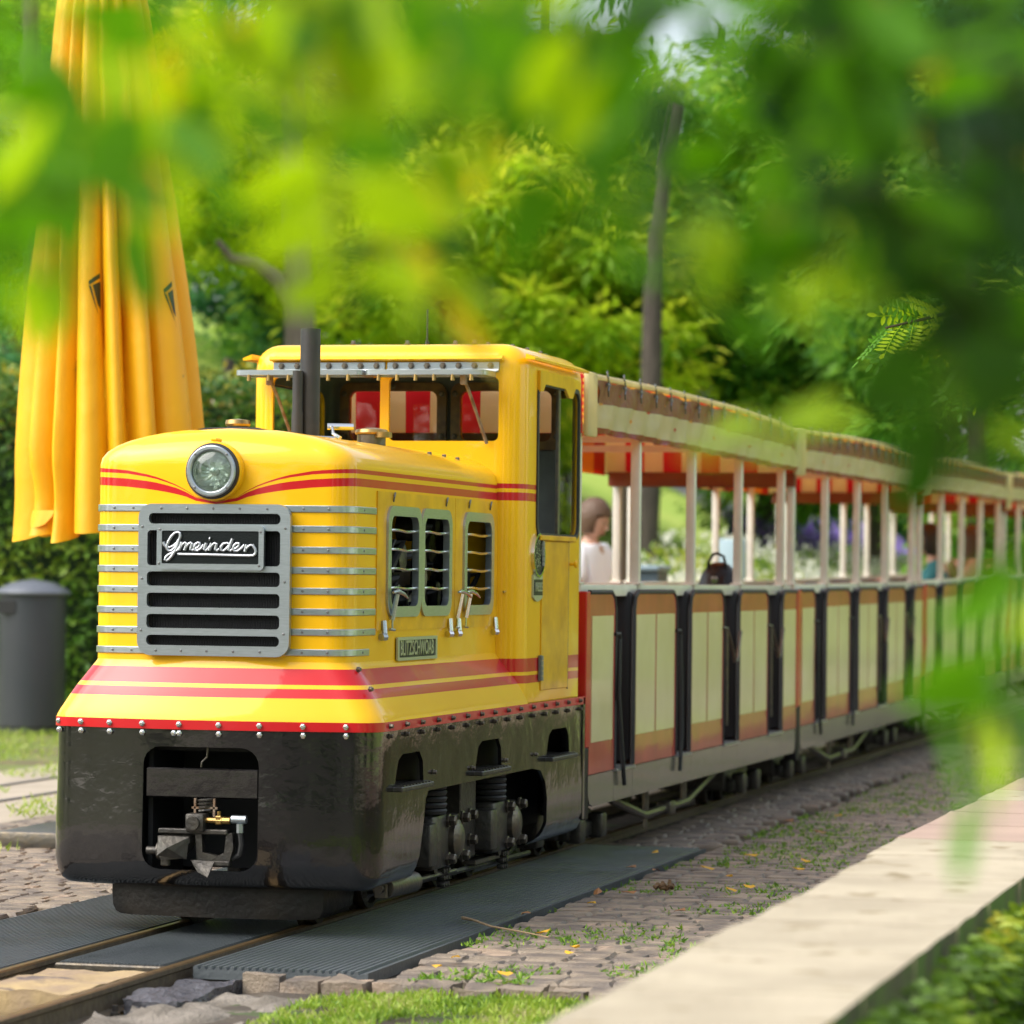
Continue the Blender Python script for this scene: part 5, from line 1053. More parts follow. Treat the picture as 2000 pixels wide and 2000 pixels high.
def person(loc, yaw, J, label, top, bottom, hair, long_hair, look, top_r=1.12):
    t = thing('person', loc, label, 'person'); M_ = Matrix.Translation(loc) @ Matrix.Rotation(yaw, 4, 'Z'); W_ = lambda p: M_ @ Vector(p)
    K = ['pelvis', 'belly', 'chest', 'neck', 'headb', 'shl', 'ell', 'wrl', 'shr', 'elr', 'wrr', 'hipl', 'knl', 'anl', 'tol', 'hipr', 'knr', 'anr', 'tor']
    P = [W_(J[k]) for k in K]; E_ = [(0, 1), (1, 2), (2, 3), (3, 4), (2, 5), (5, 6), (6, 7), (2, 8), (8, 9), (9, 10), (0, 11), (11, 12), (12, 13), (13, 14), (0, 15), (15, 16), (16, 17), (17, 18)]
    R_ = [(0.15, 0.11), (0.125, 0.095), (0.14, 0.10), 0.052, 0.05, 0.055, 0.038, 0.026, 0.055, 0.038, 0.026, 0.09, 0.058, 0.038, 0.03, 0.09, 0.058, 0.038, 0.03]
    b = body('body', [p[:] for p in P], E_, R_, SKIN, t)
    up_ = lambda a, b_, f: Vector(P[a]).lerp(Vector(P[b_]), f)
    Q = [P[0], P[1], P[2], up_(2, 3, 0.75), P[5], up_(5, 6, 0.85), P[8], up_(8, 9, 0.85), P[11].lerp(P[0], 0.5), P[15].lerp(P[0], 0.5)]
    body('shirt', [q[:] for q in Q], [(0, 1), (1, 2), (2, 3), (2, 4), (4, 5), (2, 6), (6, 7), (0, 8), (0, 9)], [(0.175, 0.135), (0.155, 0.12), (0.16, 0.118), 0.062, 0.075, 0.062, 0.075, 0.062, (0.13, 0.11), (0.13, 0.11)], top, t)
    Q = [P[0], P[11], P[12], P[13].lerp(P[12], 0.05), P[15], P[16], P[17].lerp(P[16], 0.05)]
    body('trousers', [q[:] for q in Q], [(0, 1), (1, 2), (2, 3), (0, 4), (4, 5), (5, 6)], [(0.165, 0.125), 0.105, 0.072, 0.055, 0.105, 0.072, 0.055], bottom, t)
    hc = P[4]+Vector((0, 0, 0.085)); lk = M_.to_3x3() @ Vector(look); head_mesh(t, hc+lk*0.02, lk, hair, long_hair)
    for w, e in ((7, 6), (10, 9)): d = P[w]-P[e]; hand(t, P[w], d, lk.cross(d) if lk.cross(d).length > 0.05 else Vector((1, 0, 0)))
    for a, q in ((13, 14), (17, 18)):
        m_ = MB(); m_.tube([P[a]-Vector((0, 0, 0.05)), P[q]-Vector((0, 0, 0.015)), P[q]+(P[q]-P[a]).normalized()*0.05-Vector((0, 0, 0.02))], [0.048, 0.045, 0.025], 10, flat=0.7); m_.build('shoe', DARK, t)
    return t
WALK = dict(pelvis=(0, 0, 0.86), belly=(0, 0.01, 1.0), chest=(0.01, 0.02, 1.20), neck=(0.02, 0.03, 1.36), headb=(0.03, 0.05, 1.42), shl=(-0.17, 0.02, 1.30), ell=(-0.22, -0.05, 1.06), wrl=(-0.21, 0.06, 0.86), shr=(0.17, 0.02, 1.30), elr=(0.22, 0.05, 1.06), wrr=(0.22, 0.20, 0.90), hipl=(-0.09, 0, 0.82), knl=(-0.09, 0.10, 0.46), anl=(-0.09, 0.02, 0.09), tol=(-0.09, 0.15, 0.03), hipr=(0.09, 0, 0.82), knr=(0.09, -0.06, 0.46), anr=(0.09, -0.24, 0.14), tor=(0.09, -0.14, 0.03))
person(Vector((-1.40, 11.2, GZ-0.045)), radians(-105), WALK, 'woman with brown hair in a white shirt walking behind the front of the first carriage', SHIRT, JEAN, HAIR, 0.03, (0.0, 0.9, -0.35))
SIT = dict(pelvis=(0, 0, 0.10), belly=(0, -0.02, 0.24), chest=(0, 0.0, 0.44), neck=(0, 0.03, 0.60), headb=(0, 0.05, 0.66), shl=(-0.17, 0, 0.54), ell=(-0.24, 0.12, 0.34), wrl=(-0.20, 0.36, 0.40), shr=(0.17, 0, 0.54), elr=(0.24, 0.14, 0.36), wrr=(0.18, 0.38, 0.38), hipl=(-0.09, 0.03, 0.09), knl=(-0.11, 0.40, 0.12), anl=(-0.11, 0.42, -0.16), tol=(-0.11, 0.52, -0.20), hipr=(0.09, 0.03, 0.09), knr=(0.11, 0.40, 0.12), anr=(0.11, 0.42, -0.16), tor=(0.11, 0.52, -0.20))
person(Vector((0.02, 16.95, 0.58)), radians(100), SIT, 'dark-haired passenger in a teal top sitting sideways in the third carriage', TEAL, LBLU, HAIRB, 0.05, (0, 1, 0))
person(Vector((0.10, 18.6, 0.60)), radians(20), SIT, 'passenger in an olive top sitting in the last carriage at the right edge', OLV, LBLU, HAIR, 0.10, (0, 1, 0))
# ------------------------------------------------------------------ HEDGE, FLOWER BEDS, STAIRS, TREES
hd = thing('hedge', (-6.6, 15.4, GZ), 'tall leafy hedge with yellowing top behind the parasol and the bin', 'hedge')
m_ = MB(); m_.box(-16, -4.1, 15.1, 16.6, GZ-0.1, 2.25); m_.build('hedge_core', mat('dark_hedge_core', (0.012, 0.03, 0.008), 0.9), hd)
def g_hedge(r):
    x = r.uniform(-13.5, -3.9); front = r.random() < 0.75; z = r.uniform(-0.1, 2.45) if front else 2.2+0.3*r.random(); y = 15.05-0.25*r.random() if front else r.uniform(14.9, 16.6)
    y += 0.12*NZ.noise(Vector((x*2, z*2, 0))); z += 0.12*NZ.noise(Vector((x*2.5, y, 3))) if not front else 0
    return Vector((x, y, z)), 0.06+0.05*r.random(), 0.035+0.02*r.random(), Vector((r.uniform(-1, 1), -0.4-r.random(), r.uniform(-1, 0.6))), rv(r)+Vector((0, -0.5, 0.6)), min(1, max(0, 0.35+0.6*NZ.noise(Vector((x*1.3, z*1.3, 1)))+r.uniform(-.25, .25)))
cards('hedge_foliage', LF_HEDGE, g_hedge, 30000, 12, hd, kind='stuff')
def g_hflow(r):
    x = r.uniform(-13.5, -3.9); z = 1.95+0.62*r.random()**1.2; y = 15.0+0.9*r.random()
    return Vector((x, y, z+0.10*NZ.noise(Vector((x*2, 0, 0))))), 0.05+0.05*r.random(), 0.03+0.03*r.random(), rv(r)+Vector((0, -0.3, 0.4)), rv(r)+Vector((0, -0.5, 0.6)), min(1, max(0, 0.5+0.7*NZ.noise(Vector((x*2.3, z*3, 1)))+r.uniform(-.3, .3)))
cards('hedge_top_flowers', LF_FLOW, g_hflow, 9000, 13, hd, kind='stuff')
def bed(name, mt, x0, x1, y0, y1, h0, h1, n, seed, label, cat, sz=1.0, th=-9, grow=0.0):
    def g_(r):
        y = r.uniform(y0, y1); x = r.uniform(x0, x1); h = h0+(h1-h0)*r.random()**0.8
        if NZ.noise(Vector((x*1.2, y*0.8, h*2.5+seed))) < th: return None
        return Vector((x, y, terrain(x, y)+h+grow*(y-20))), (0.05+0.07*r.random())*sz, (0.03+0.04*r.random())*sz, rv(r)+Vector((0, 0, 0.4)), rv(r)+Vector((0.3, -0.4, 0.8)), min(1, max(0, 0.5+0.8*NZ.noise(Vector((x*1.5, y*1.0, h*2)))+r.uniform(-.25, .25)))
    return cards(name, mt, g_, n, seed, kind='stuff', label=label, cat=cat)
bed('flower_bed', LF_BED, -3.3, -2.0, 12, 46, 0.0, 0.95, 26000, 31, 'yellow-green planted bed behind the carriages', 'flower bed', 1.1)
bed('white_flowers', LF_WHITE, -3.3, -2.0, 12, 46, 0.55, 1.08, 13000, 32, 'white blossoms over the planted bed behind the carriages', 'flowers', 0.9, -0.02)
bed('purple_flowers', LF_PURP, -4.9, -3.7, 34, 46, 0.2, 0.85, 6000, 33, 'patch of purple flowers behind the white ones, seen through the second carriage', 'flowers', 1.2)
st = thing('stone_steps', (-8.1, 48, 1.6), 'broad grey stone steps climbing the lawn behind the first carriage', 'steps')
for k in range(9):
    m_ = MB(); m_.box(-9.8, -7.0-0.2*k, 46.0+0.3*k, 49.5, 1.6+0.084*k, 2.10+0.084*k, ch=0.01); m_.build('step', STONE, st)
# crowns of feathery leaf sprays; several shared meshes
def crown_mesh(name, mt, seed, rx, rz, n, spray=(0.34, 0.12), clumps=46, dn=0.25):
    r = random.Random(seed); cs = []
    for k in range(clumps):
        v = rv(r); q = r.uniform(0.35, 1.0)**0.6; cs.append((Vector((v.x*rx*q, v.y*rx*q, v.z*rz*q)), r.uniform(0.45, 1.0)*rx*0.33, r.uniform(-0.25, 0.25)))
    def g_(r2):
        c, s_, ti = cs[r2.randrange(len(cs))]; v = rv(r2); rad = s_*r2.uniform(0.2, 1.0)*(1.7 if r2.random() < 0.3 else 1.0)
        p = c+Vector((v.x, v.y, v.z*0.62))*rad; d = Vector((v.x*1.2, v.y*1.2, -0.35+v.z*0.5))+rv(r2)*0.5
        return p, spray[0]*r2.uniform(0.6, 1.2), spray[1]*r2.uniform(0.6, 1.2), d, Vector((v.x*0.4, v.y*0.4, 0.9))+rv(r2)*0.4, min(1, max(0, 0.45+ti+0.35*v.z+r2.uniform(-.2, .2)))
    o = cards(name, mt, g_, n, seed+100); me = o.data; bpy.data.objects.remove(o); return me
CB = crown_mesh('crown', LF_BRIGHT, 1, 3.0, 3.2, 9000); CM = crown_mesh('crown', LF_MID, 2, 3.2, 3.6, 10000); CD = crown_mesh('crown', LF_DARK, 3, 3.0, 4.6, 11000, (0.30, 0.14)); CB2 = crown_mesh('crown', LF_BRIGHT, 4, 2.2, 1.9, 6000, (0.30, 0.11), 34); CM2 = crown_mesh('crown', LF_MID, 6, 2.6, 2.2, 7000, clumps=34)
def tree(x, y, h, tr, crowns, label, lean=(0, 0), limbs=(), bark=BARK):
    zb = terrain(x, y)-0.1; t = thing('tree', (x, y, zb), label, 'tree', 'trees of the park'); q = MB(); P = []; Rr = []
    for k in range(9):
        f = k/8; P.append((x+lean[0]*f*f+0.06*sin(f*6), y+lean[1]*f, zb+h*f)); Rr.append(tr*(1.25 if k == 0 else 1-0.55*f))
    q.tube(P, Rr, 12); q.build('trunk', bark, t)
    for pts, r in limbs: q = MB(); q.tube(pts, r, 8); q.build('limb', bark, t)
    for me, dx, dy, z, s_, rz in crowns:
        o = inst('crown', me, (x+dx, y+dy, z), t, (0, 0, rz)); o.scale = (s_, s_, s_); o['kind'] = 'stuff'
tree(-7.69, 25.11, 5.0, 0.19, [(CM, -4.47, 8.11, 5.22, 0.80, 1.4), (CB, -1.14, 4.79, 6.55, 0.75, 3.3), (CM2, -1.53, 8.85, 4.73, 0.90, 2.2)], 'grey-brown tree trunk with a bent side branch behind the exhaust pipe', (0, 0), limbs=[([(-7.7, 25.08, 3.85), (-7.84, 25.04, 4.05), (-8.07, 24.98, 4.24), (-8.32, 24.92, 4.27), (-8.43, 24.78, 4.44)], [0.11, 0.09, 0.07, 0.05, 0.03])], bark=BARKB)
tree(-4.20, 25.98, 5.2, 0.15, [(CM2, -2.22, 6.61, 4.97, 0.80, 3.6), (CM, -1.70, 5.69, 6.11, 0.75, 3.8), (CM2, -0.57, 7.04, 4.36, 0.70, 0.4)], 'dark tree trunk leaning right above the first carriage roof', (0.35, 0))
tree(-4.56, 35.17, 7.0, 0.13, [(CM, 0.44, 0.06, 4.79, 0.85, 0.1), (CM2, 0.84, -0.89, 6.19, 0.70, 5.0)], 'slim tree trunk on the lawn seen between the first two carriages', (0, 0))
tree(-9.12, 46.39, 1.5, 0.16, [(CD, -0.89, 1.78, 5.90, 0.90, 1.6)], 'pale distant trunk on the lawn above the woman in the white shirt', (0, 0))
tree(-5.00, 22.69, 1.2, 0.10, [(CB2, -1.37, 4.78, 4.17, 0.80, 1.4), (CB2, -0.74, 5.97, 3.98, 0.75, 6.0), (CB2, -1.37, 6.82, 4.98, 0.70, 2.8)], 'small bright yellow-green tree behind the cab roof', (0, 0))
tree(-2.93, 33.52, 8.0, 0.14, [(CM2, -0.07, -0.05, 3.75, 0.80, 5.0), (CM, 0.73, -0.91, 5.36, 0.90, 2.9), (CM2, -1.77, -1.50, 3.67, 0.60, 3.8)], 'leafy green tree behind the third carriage roof', (0, 0))
tree(-10.09, 23.48, 7.0, 0.14, [(CB, 0.03, -0.05, 5.06, 0.50, 0.9), (CM2, -0.33, -0.16, 6.13, 0.80, 3.8), (CB2, -0.31, 1.91, 6.43, 0.60, 5.2)], 'bright green tree at the upper left edge beside the parasol', (0, 0))
tree(-7.71, 17.90, 7.0, 0.12, [(CD, -0.51, 0.87, 3.30, 0.42, 3.1)], 'dark conifer behind the hedge at the left edge', (0, 0))
tree(-7.04, 21.15, 1.6, 0.12, [(CD, -2.77, 8.55, 4.02, 0.50, 4.4), (CM2, -1.43, 8.89, 3.92, 0.50, 4.0), (CB2, -2.09, 6.64, 5.36, 0.60, 0.4)], 'bluish-green shrubby tree right of the parasol', (0, 0))
tree(-1.00, 27.81, 7.0, 0.13, [(CM, 0.31, 0.05, 3.83, 0.75, 4.5), (CD, -0.73, 5.93, 6.53, 0.80, 3.5)], 'dense green tree at the right edge of the park', (0, 0))
tree(-13.45, 49.43, 9.0, 0.20, [(CD, -0.75, 1.82, 6.19, 1.00, 1.8), (CD, 0.82, 0.09, 9.22, 0.80, 0.2)], 'dark evergreen tree far behind the locomotive cab', (0, 0))
tree(-16.56, 46.59, 9.0, 0.20, [(CD, -0.86, 1.79, 5.98, 1.00, 5.2), (CM, -0.13, -0.16, 9.59, 0.90, 2.8)], 'dark evergreen tree far behind the parasol', (0, 0))
tree(-12.92, 57.81, 9.0, 0.20, [(CD, -0.89, 1.78, 6.25, 1.10, 4.3)], 'dark tree in the far row between the two trunks', (0, 0))
tree(-10.00, 60.60, 9.0, 0.20, [(CD, -0.11, -0.08, 5.67, 1.00, 5.3), (CM2, -0.14, -2.18, 7.74, 0.90, 4.3)], 'dark tree in the far row above the first carriage', (0, 0))
tree(-7.60, 61.19, 9.0, 0.20, [(CD, 0.08, -0.03, 6.53, 1.20, 5.5), (CM, 2.10, -1.68, 11.39, 1.00, 2.4)], 'dark tree in the far row above the second carriage', (0, 0))
tree(-5.24, 63.84, 9.0, 0.20, [(CD, -0.02, -0.05, 6.18, 1.20, 4.8), (CM, -0.05, -0.15, 10.94, 1.10, 2.7)], 'dark tree in the far row at the right edge', (0, 0))
tree(-19.85, 49.89, 9.0, 0.20, [(CD, -0.20, -0.11, 6.48, 1.10, 5.6), (CM, -0.23, -0.20, 10.69, 0.80, 5.3)], 'dark tree in the far row at the left edge', (0, 0))
tree(9, 30, 5, 0.14, [(CB, 0, 0, 3.5, 0.9, 0.6), (CB2, 0.5, -0.8, 1.5, 0.8, 2)], 'unseen tree added right of the lane for reflections')  # unseen trees from here on, added to be mirrored in the train's side
tree(13, 38, 5, 0.14, [(CM, 0, 0, 4.5, 1.1, 0.8), (CB2, 0.5, -0.8, 1.5, 0.8, 2)], 'unseen tree added right of the lane for reflections')
tree(7.5, 44, 5, 0.14, [(CB, 0, 0, 3.7, 1, 1.3), (CB2, 0.5, -0.8, 1.5, 0.8, 2)], 'unseen tree added right of the lane for reflections')
tree(12, 22, 5, 0.14, [(CB, 0, 0, 3.5, 0.8, 5.8), (CB2, 0.5, -0.8, 1.5, 0.8, 2)], 'unseen tree added right of the lane for reflections')
tree(17, 30, 5, 0.14, [(CM, 0, 0, 4.5, 1.2, 2.6), (CB2, 0.5, -0.8, 1.5, 0.8, 2)], 'unseen tree added right of the lane for reflections')
tree(10, 55, 5, 0.14, [(CB, 0, 0, 4.5, 1.2, 3.8), (CB2, 0.5, -0.8, 1.5, 0.8, 2)], 'unseen tree added right of the lane for reflections')
tree(6.5, 62, 5, 0.14, [(CM, 0, 0, 4.5, 1.2, 1.8), (CB2, 0.5, -0.8, 1.5, 0.8, 2)], 'unseen tree added right of the lane for reflections')
tree(16, 14, 5, 0.14, [(CB, 0, 0, 3.7, 0.9, 3.0), (CB2, 0.5, -0.8, 1.5, 0.8, 2)], 'unseen tree added right of the lane for reflections')
tree(9, 50, 5, 0.14, [(CM, 0, 0, 10.5, 1.5, 2.3), (CB2, 0.5, -0.8, 1.5, 0.8, 2)], 'unseen tree added right of the lane for reflections')
tree(14, 60, 5, 0.14, [(CM, 0, 0, 11.5, 1.6, 2.1), (CB2, 0.5, -0.8, 1.5, 0.8, 2)], 'unseen tree added right of the lane for reflections')
tree(5, 70, 5, 0.14, [(CD, 0, 0, 12.5, 1.8, 3.5), (CB2, 0.5, -0.8, 1.5, 0.8, 2)], 'unseen tree added right of the lane for reflections')
tree(16, 42, 5, 0.14, [(CM, 0, 0, 9.5, 1.4, 3.5), (CB2, 0.5, -0.8, 1.5, 0.8, 2)], 'unseen tree added right of the lane for reflections')
tree(20, 50, 5, 0.14, [(CD, 0, 0, 10.5, 1.6, 5.4), (CB2, 0.5, -0.8, 1.5, 0.8, 2)], 'unseen tree added right of the lane for reflections')
tree(3, 80, 5, 0.14, [(CM, 0, 0, 15.5, 2, 4.1), (CB2, 0.5, -0.8, 1.5, 0.8, 2)], 'unseen tree added right of the lane for reflections')
tree(11, 75, 5, 0.14, [(CD, 0, 0, 17.5, 2, 5.6), (CB2, 0.5, -0.8, 1.5, 0.8, 2)], 'unseen tree added right of the lane for reflections')
tree(-14, -22, 5, 0.16, [(CM, 0, 0, 4.3, 1.3, 5.1), (CM2, 0.5, -0.8, 1.6, 1.0, 2)], 'unseen tree added around the photographer for shade and reflections')  # unseen ring of trees, added to darken reflections and shade the scene
tree(-7, -27, 5, 0.16, [(CD, 0, 0, 4.8, 1.3, 5.9), (CM2, 0.5, -0.8, 1.6, 1.0, 2)], 'unseen tree added around the photographer for shade and reflections')
tree(0, -30, 5, 0.16, [(CM, 0, 0, 5.3, 1.4, 4.0), (CM2, 0.5, -0.8, 1.6, 1.0, 2)], 'unseen tree added around the photographer for shade and reflections')
tree(7, -27, 5, 0.16, [(CD, 0, 0, 4.8, 1.3, 1.0), (CM2, 0.5, -0.8, 1.6, 1.0, 2)], 'unseen tree added around the photographer for shade and reflections')
tree(13, -21, 5, 0.16, [(CM, 0, 0, 4.3, 1.3, 5.2), (CM2, 0.5, -0.8, 1.6, 1.0, 2)], 'unseen tree added around the photographer for shade and reflections')
tree(18, -12, 5, 0.16, [(CD, 0, 0, 4.8, 1.3, 5.8), (CM2, 0.5, -0.8, 1.6, 1.0, 2)], 'unseen tree added around the photographer for shade and reflections')
tree(19, -2, 5, 0.16, [(CM, 0, 0, 4.5, 1.3, 5.4), (CM2, 0.5, -0.8, 1.6, 1.0, 2)], 'unseen tree added around the photographer for shade and reflections')
tree(-20, -14, 5, 0.16, [(CD, 0, 0, 4.8, 1.4, 3.4), (CM2, 0.5, -0.8, 1.6, 1.0, 2)], 'unseen tree added around the photographer for shade and reflections')
tree(-22, -3, 5, 0.16, [(CM, 0, 0, 4.8, 1.4, 4.3), (CM2, 0.5, -0.8, 1.6, 1.0, 2)], 'unseen tree added around the photographer for shade and reflections')
tree(-22, 8, 5, 0.16, [(CD, 0, 0, 4.8, 1.4, 1.3), (CM2, 0.5, -0.8, 1.6, 1.0, 2)], 'unseen tree added around the photographer for shade and reflections')
tree(3.5, -22, 5, 0.16, [(CM2, 0, 0, 3.3, 1.2, 5.0), (CM2, 0.5, -0.8, 1.6, 1.0, 2)], 'unseen tree added around the photographer for shade and reflections')
tree(-11, -19, 5, 0.16, [(CM2, 0, 0, 3.3, 1.2, 3.4), (CM2, 0.5, -0.8, 1.6, 1.0, 2)], 'unseen tree added around the photographer for shade and reflections')
# locust branch with fine leaves at the right, in the sharper zone
def leaflet_verts(c, d, s, L, w, n):
    return [c, c+d*L*0.3+s*w*0.45, c+d*L*0.7+s*w*0.42, c+d*L, c+d*L*0.7-s*w*0.42, c+d*L*0.3-s*w*0.45, c+d*L*0.5-n*w*0.12]
LFF = [(0, 1, 6), (1, 2, 6), (2, 3, 6), (3, 4, 6), (4, 5, 6), (5, 0, 6)]
bm2 = thing('locust_branch', (2.333, 1.437, 1.964), 'sharp pinnate locust branch reaching in from the right edge above the third carriage', 'branch')
BR = random.Random(17)
for P in ([(2.333, 1.437, 1.964), (2.168, 1.294, 1.905), (2.006, 1.151, 1.846), (1.878, 1.017, 1.804)], [(2.337, 1.75, 1.854), (2.184, 1.61, 1.76), (2.049, 1.474, 1.702)]):
    q = MB(); q.tube([Vector(p) for p in P], [0.012, 0.009, 0.006, 0.004][:len(P)], 6); q.build('twig', TWIG, bm2)
    for k in range(34):
        f = k/34*(len(P)-1); i = int(f); o = Vector(P[i]).lerp(Vector(P[i+1]), f-i); d = (Vector(P[-1])-Vector(P[0])).normalized()*0.6+rv(BR)*0.8+Vector((0, 0, -0.45)); d.normalize()
        n = (Vector((0, -0.6, 0.6))+rv(BR)*0.5).normalized(); s = d.cross(n).normalized(); n = s.cross(d); L = 0.13+0.08*BR.random(); q = MB(); q.tube([o, o+d*L*0.5+n*0.01, o+d*L-n*0.01], 0.0015, 3)
        for j in range(7):
            c = o+d*L*(0.15+0.12*j)
            for sg in (-1, 1): q.add(leaflet_verts(c, (s*sg+d*0.35).normalized(), d, 0.038, 0.017, n), LFF)
        q.add(leaflet_verts(o+d*L, d, s, 0.038, 0.017, n), LFF)
        q.build('pinnate_leaf', NEARG[1 if BR.random() < 0.55 else 2], bm2, smooth=False, fixn=False)

FG = random.Random(23)
FRONDS = {
 'blurred leafy twig hanging across the parasol at the upper left': [((2.622, -8.174, 1.338), (2.664, -8.073, 1.336), (1, 1, 2)), ((2.622, -8.172, 1.275), (2.67, -8.07, 1.268), (1, 1, 2)), ((2.652, -8.227, 1.219), (2.712, -8.124, 1.219), (1, 1, 2)), ((2.642, -8.042, 1.275), (2.702, -7.932, 1.308), (1, 2, 3)), ((2.668, -8.035, 1.239), (2.692, -7.934, 1.283), (1, 2, 2)), ((2.629, -8.169, 1.194), (2.665, -8.07, 1.183), (1, 1, 2)), ((2.541, -7.941, 1.275), (2.595, -7.827, 1.272), (0, 1, 1)), ((2.486, -7.831, 1.354), (2.521, -7.716, 1.346), (1, 2, 1)), ((2.665, -7.912, 1.37), (2.661, -7.811, 1.313), (4, 2, 2)), ((2.699, -8.029, 1.372), (2.745, -7.922, 1.367), (1, 2, 2)), ((2.689, -7.906, 1.35), (2.693, -7.803, 1.299), (1, 2)), ((2.581, -8.058, 1.304), (2.579, -7.961, 1.241), (0, 1, 1))],
 'blurred bright leafy twig hanging across the top middle of the view': [((2.732, -8.021, 1.355), (2.792, -7.911, 1.395), (0, 1, 1)), ((2.774, -8.009, 1.296), (2.772, -7.916, 1.374), (4, 4, 2)), ((2.737, -7.893, 1.329), (2.781, -7.781, 1.318), (2, 2, 1)), ((2.835, -8.119, 1.265), (2.826, -8.029, 1.165), (2, 2, 1)), ((2.819, -7.997, 1.274), (2.827, -7.898, 1.189), (2, 1, 2)), ((2.805, -7.875, 1.278), (2.837, -7.767, 1.322), (2, 2)), ((2.851, -7.991, 1.327), (2.926, -7.877, 1.372), (2, 1, 2)), ((2.745, -7.639, 1.271), (2.724, -7.532, 1.226), (0, 0)), ((2.805, -7.749, 1.23), (2.78, -7.648, 1.186), (4, 2)), ((2.821, -7.746, 1.303), (2.817, -7.641, 1.285), (4,)), ((2.876, -7.984, 1.341), (2.953, -7.869, 1.304), (1, 2, 1)), ((2.899, -7.852, 1.279), (2.954, -7.737, 1.258), (1, 4, 1)), ((2.99, -8.082, 1.361), (3.028, -7.981, 1.318), (1, 0, 1)), ((2.973, -7.96, 1.342), (2.989, -7.861, 1.339), (3, 3)), ((2.856, -7.738, 1.348), (2.905, -7.62, 1.347), (1, 0)), ((2.64, -7.667, 1.393), (2.661, -7.551, 1.385), (1, 0)), ((2.831, -7.869, 1.306), (2.862, -7.762, 1.341), (1, 1)), ((2.75, -7.889, 1.281), (2.736, -7.791, 1.22), (2, 1)), ((2.927, -7.718, 1.253), (2.965, -7.603, 1.218), (1, 1, 0)), ((2.692, -7.654, 1.382), (2.761, -7.527, 1.426), (0, 1)), ((2.853, -8.116, 1.363), (2.923, -8.008, 1.362), (1, 2, 1)), ((2.932, -8.096, 1.348), (2.987, -7.992, 1.327), (1, 1, 2)), ((2.754, -8.016, 1.379), (2.812, -7.905, 1.357), (1, 2, 2)), ((2.742, -8.018, 1.312), (2.773, -7.914, 1.284), (2, 2, 1)), ((2.8, -8.001, 1.234), (2.826, -7.9, 1.244), (2, 2, 1)), ((2.773, -8.011, 1.379), (2.772, -7.915, 1.339), (1, 2, 0)), ((2.797, -7.878, 1.33), (2.826, -7.771, 1.362), (0, 1, 2)), ((2.892, -7.856, 1.401), (2.897, -7.753, 1.345), (1, 0, 2))],
 'blurred dark green leafy twig filling the upper right corner': [((3.022, -7.819, 1.186), (3.095, -7.702, 1.238), (2, 1, 2)), ((3.062, -7.939, 1.382), (3.146, -7.821, 1.337), (0, 1, 0)), ((3.121, -8.049, 1.325), (3.233, -7.931, 1.353), (0, 0, 1)), ((3.118, -7.799, 1.383), (3.14, -7.692, 1.329), (4, 1)), ((3.089, -7.93, 1.28), (3.193, -7.809, 1.293), (0, 1, 0)), ((3.14, -8.042, 1.244), (3.24, -7.927, 1.235), (0, 0, 1)), ((3.166, -7.91, 1.221), (3.234, -7.796, 1.187), (0, 1, 0)), ((3.048, -7.814, 1.249), (3.137, -7.691, 1.232), (1, 1, 0)), ((3.182, -7.657, 1.359), (3.186, -7.55, 1.32), (4, 0)), ((3.033, -7.694, 1.342), (3.068, -7.578, 1.288), (0, 0)), ((3.0, -7.829, 1.388), (3.037, -7.719, 1.383), (1, 0)), ((3.034, -7.569, 1.428), (3.063, -7.45, 1.374), (0, 1)), ((3.204, -8.153, 1.302), (3.259, -8.054, 1.296), (0, 1)), ((3.122, -7.796, 1.299), (3.171, -7.684, 1.348), (1, 0)), ((2.973, -7.707, 1.261), (3.009, -7.592, 1.234), (1,)), ((3.204, -8.027, 1.263), (3.247, -7.926, 1.265), (0, 0)), ((3.013, -7.571, 1.251), (3.049, -7.451, 1.214), (1, 2)), ((3.005, -8.078, 1.336), (3.075, -7.971, 1.367), (1, 0, 1)), ((3.014, -7.824, 1.305), (3.059, -7.711, 1.281), (1, 1)), ((3.158, -8.039, 1.307), (3.246, -7.926, 1.297), (0, 0, 1)), ((3.145, -8.043, 1.363), (3.246, -7.928, 1.359), (1, 0, 0)), ((3.17, -8.035, 1.238), (3.209, -7.933, 1.17), (0, 0, 1)), ((3.179, -7.906, 1.205), (3.224, -7.799, 1.2), (0, 0)), ((2.988, -7.828, 1.2), (3.045, -7.714, 1.223), (1, 2)), ((2.941, -7.717, 1.341), (2.953, -7.607, 1.302), (1, 0)), ((3.095, -7.93, 1.356), (3.1, -7.832, 1.309), (0, 1, 0))],
 'blurred leafy twig hanging down along the right edge of the view': [((3.167, -7.908, 1.165), (3.195, -7.804, 1.083), (0, 0, 0)), ((3.205, -8.024, 1.144), (3.197, -7.934, 1.052), (0, 0, 0)), ((3.211, -7.898, 1.192), (3.221, -7.798, 1.118), (1, 0, 1)), ((3.234, -7.891, 1.146), (3.242, -7.793, 1.083), (1, 2, 1)), ((3.239, -8.012, 0.972), (3.255, -7.918, 0.997), (1, 1, 2)), ((3.27, -8.131, 0.968), (3.241, -8.051, 0.908), (1, 1, 2)), ((3.242, -8.011, 0.931), (3.208, -7.928, 0.863), (1, 2, 1)), ((3.242, -7.885, 0.914), (3.23, -7.791, 0.863), (1,)), ((3.01, -7.695, 1.086), (3.032, -7.584, 1.113), (2,)), ((3.219, -7.767, 1.021), (3.223, -7.664, 0.964), (1,))],
}
LEAFM = []
for ci in range(5):
    q = MB(); V3 = Vector; q.add(leaflet_verts(V3((0, 0, 0)), V3((0, 1, 0)), V3((1, 0, 0)), 0.040, 0.021, V3((0, 0, 1))), LFF); o = q.build('leaflet', NEARG[ci], fixn=False); LEAFM.append(o.data); bpy.data.objects.remove(o)
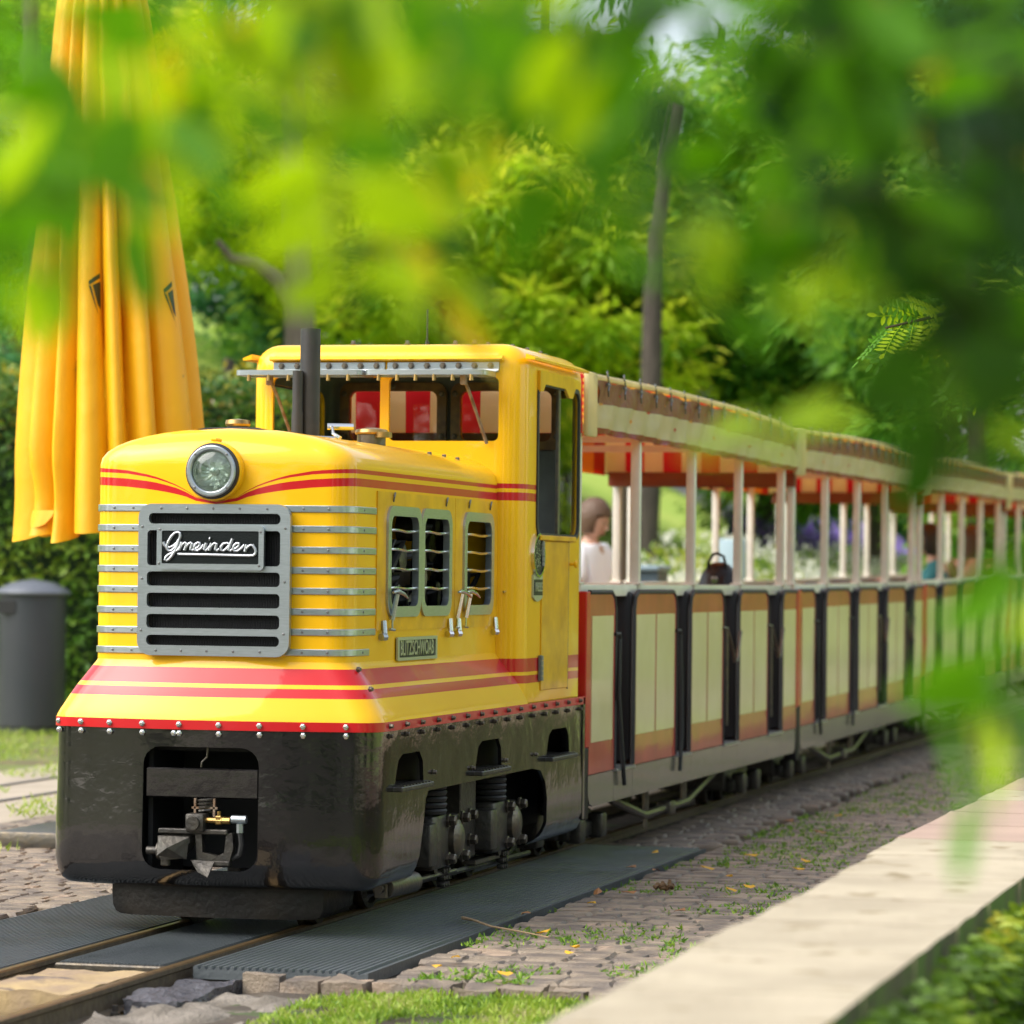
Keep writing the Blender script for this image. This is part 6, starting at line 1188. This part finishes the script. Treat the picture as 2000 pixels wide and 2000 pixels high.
for lab, FRS in FRONDS.items():
    o0 = Vector(FRS[0][0]); br_ = thing('leafy_twig', o0, lab, 'twig', 'leafy twigs hanging in front of the view')
    q = MB(); ctr = sum((Vector(a) for a, b, c in FRS), Vector())/len(FRS); hi = ctr+Vector((0.25, 0.1, 0.55))
    q.tube([hi, ctr.lerp(hi, 0.6), ctr+Vector((0.02, 0.25, 0.22))], [0.004, 0.003, 0.002], 5); q.build('stem', TWIG, br_)
    for a, b, cols in FRS:
        a, b = Vector(a), Vector(b); d = b-a; L = d.length; d.normalize(); n0 = (CAM_LOC-a).normalized()
        n = (n0*0.8+rv(FG)*0.6+Vector((0, 0, 0.3))).normalized(); s = d.cross(n).normalized(); n = s.cross(d); q = MB(); mid = (a+b)/2+Vector((0, 0, 0.012)); q.tube([a, mid, b], 0.0012, 4); st_ = q.build('leaf_stalk', TWIG, br_)
        k = 0.006
        while k < L:
            c = a+d*k+Vector((0, 0, 0.012*sin(pi*k/L)))
            for sg in (-1, 1):
                dd = (s*sg+d*0.3+rv(FG)*0.25).normalized(); nn = (n+rv(FG)*0.45).normalized(); xx = dd.cross(nn).normalized(); nn = xx.cross(dd)
                M_ = Matrix((xx, dd, nn)).transposed().to_4x4(); M_.translation = c; sc_ = FG.uniform(1.25, 1.9)
                ob = link('leaflet', LEAFM[cols[FG.randrange(len(cols))]], st_); ob.matrix_basis = M_ @ Matrix.Scale(sc_, 4)
            k += 0.034
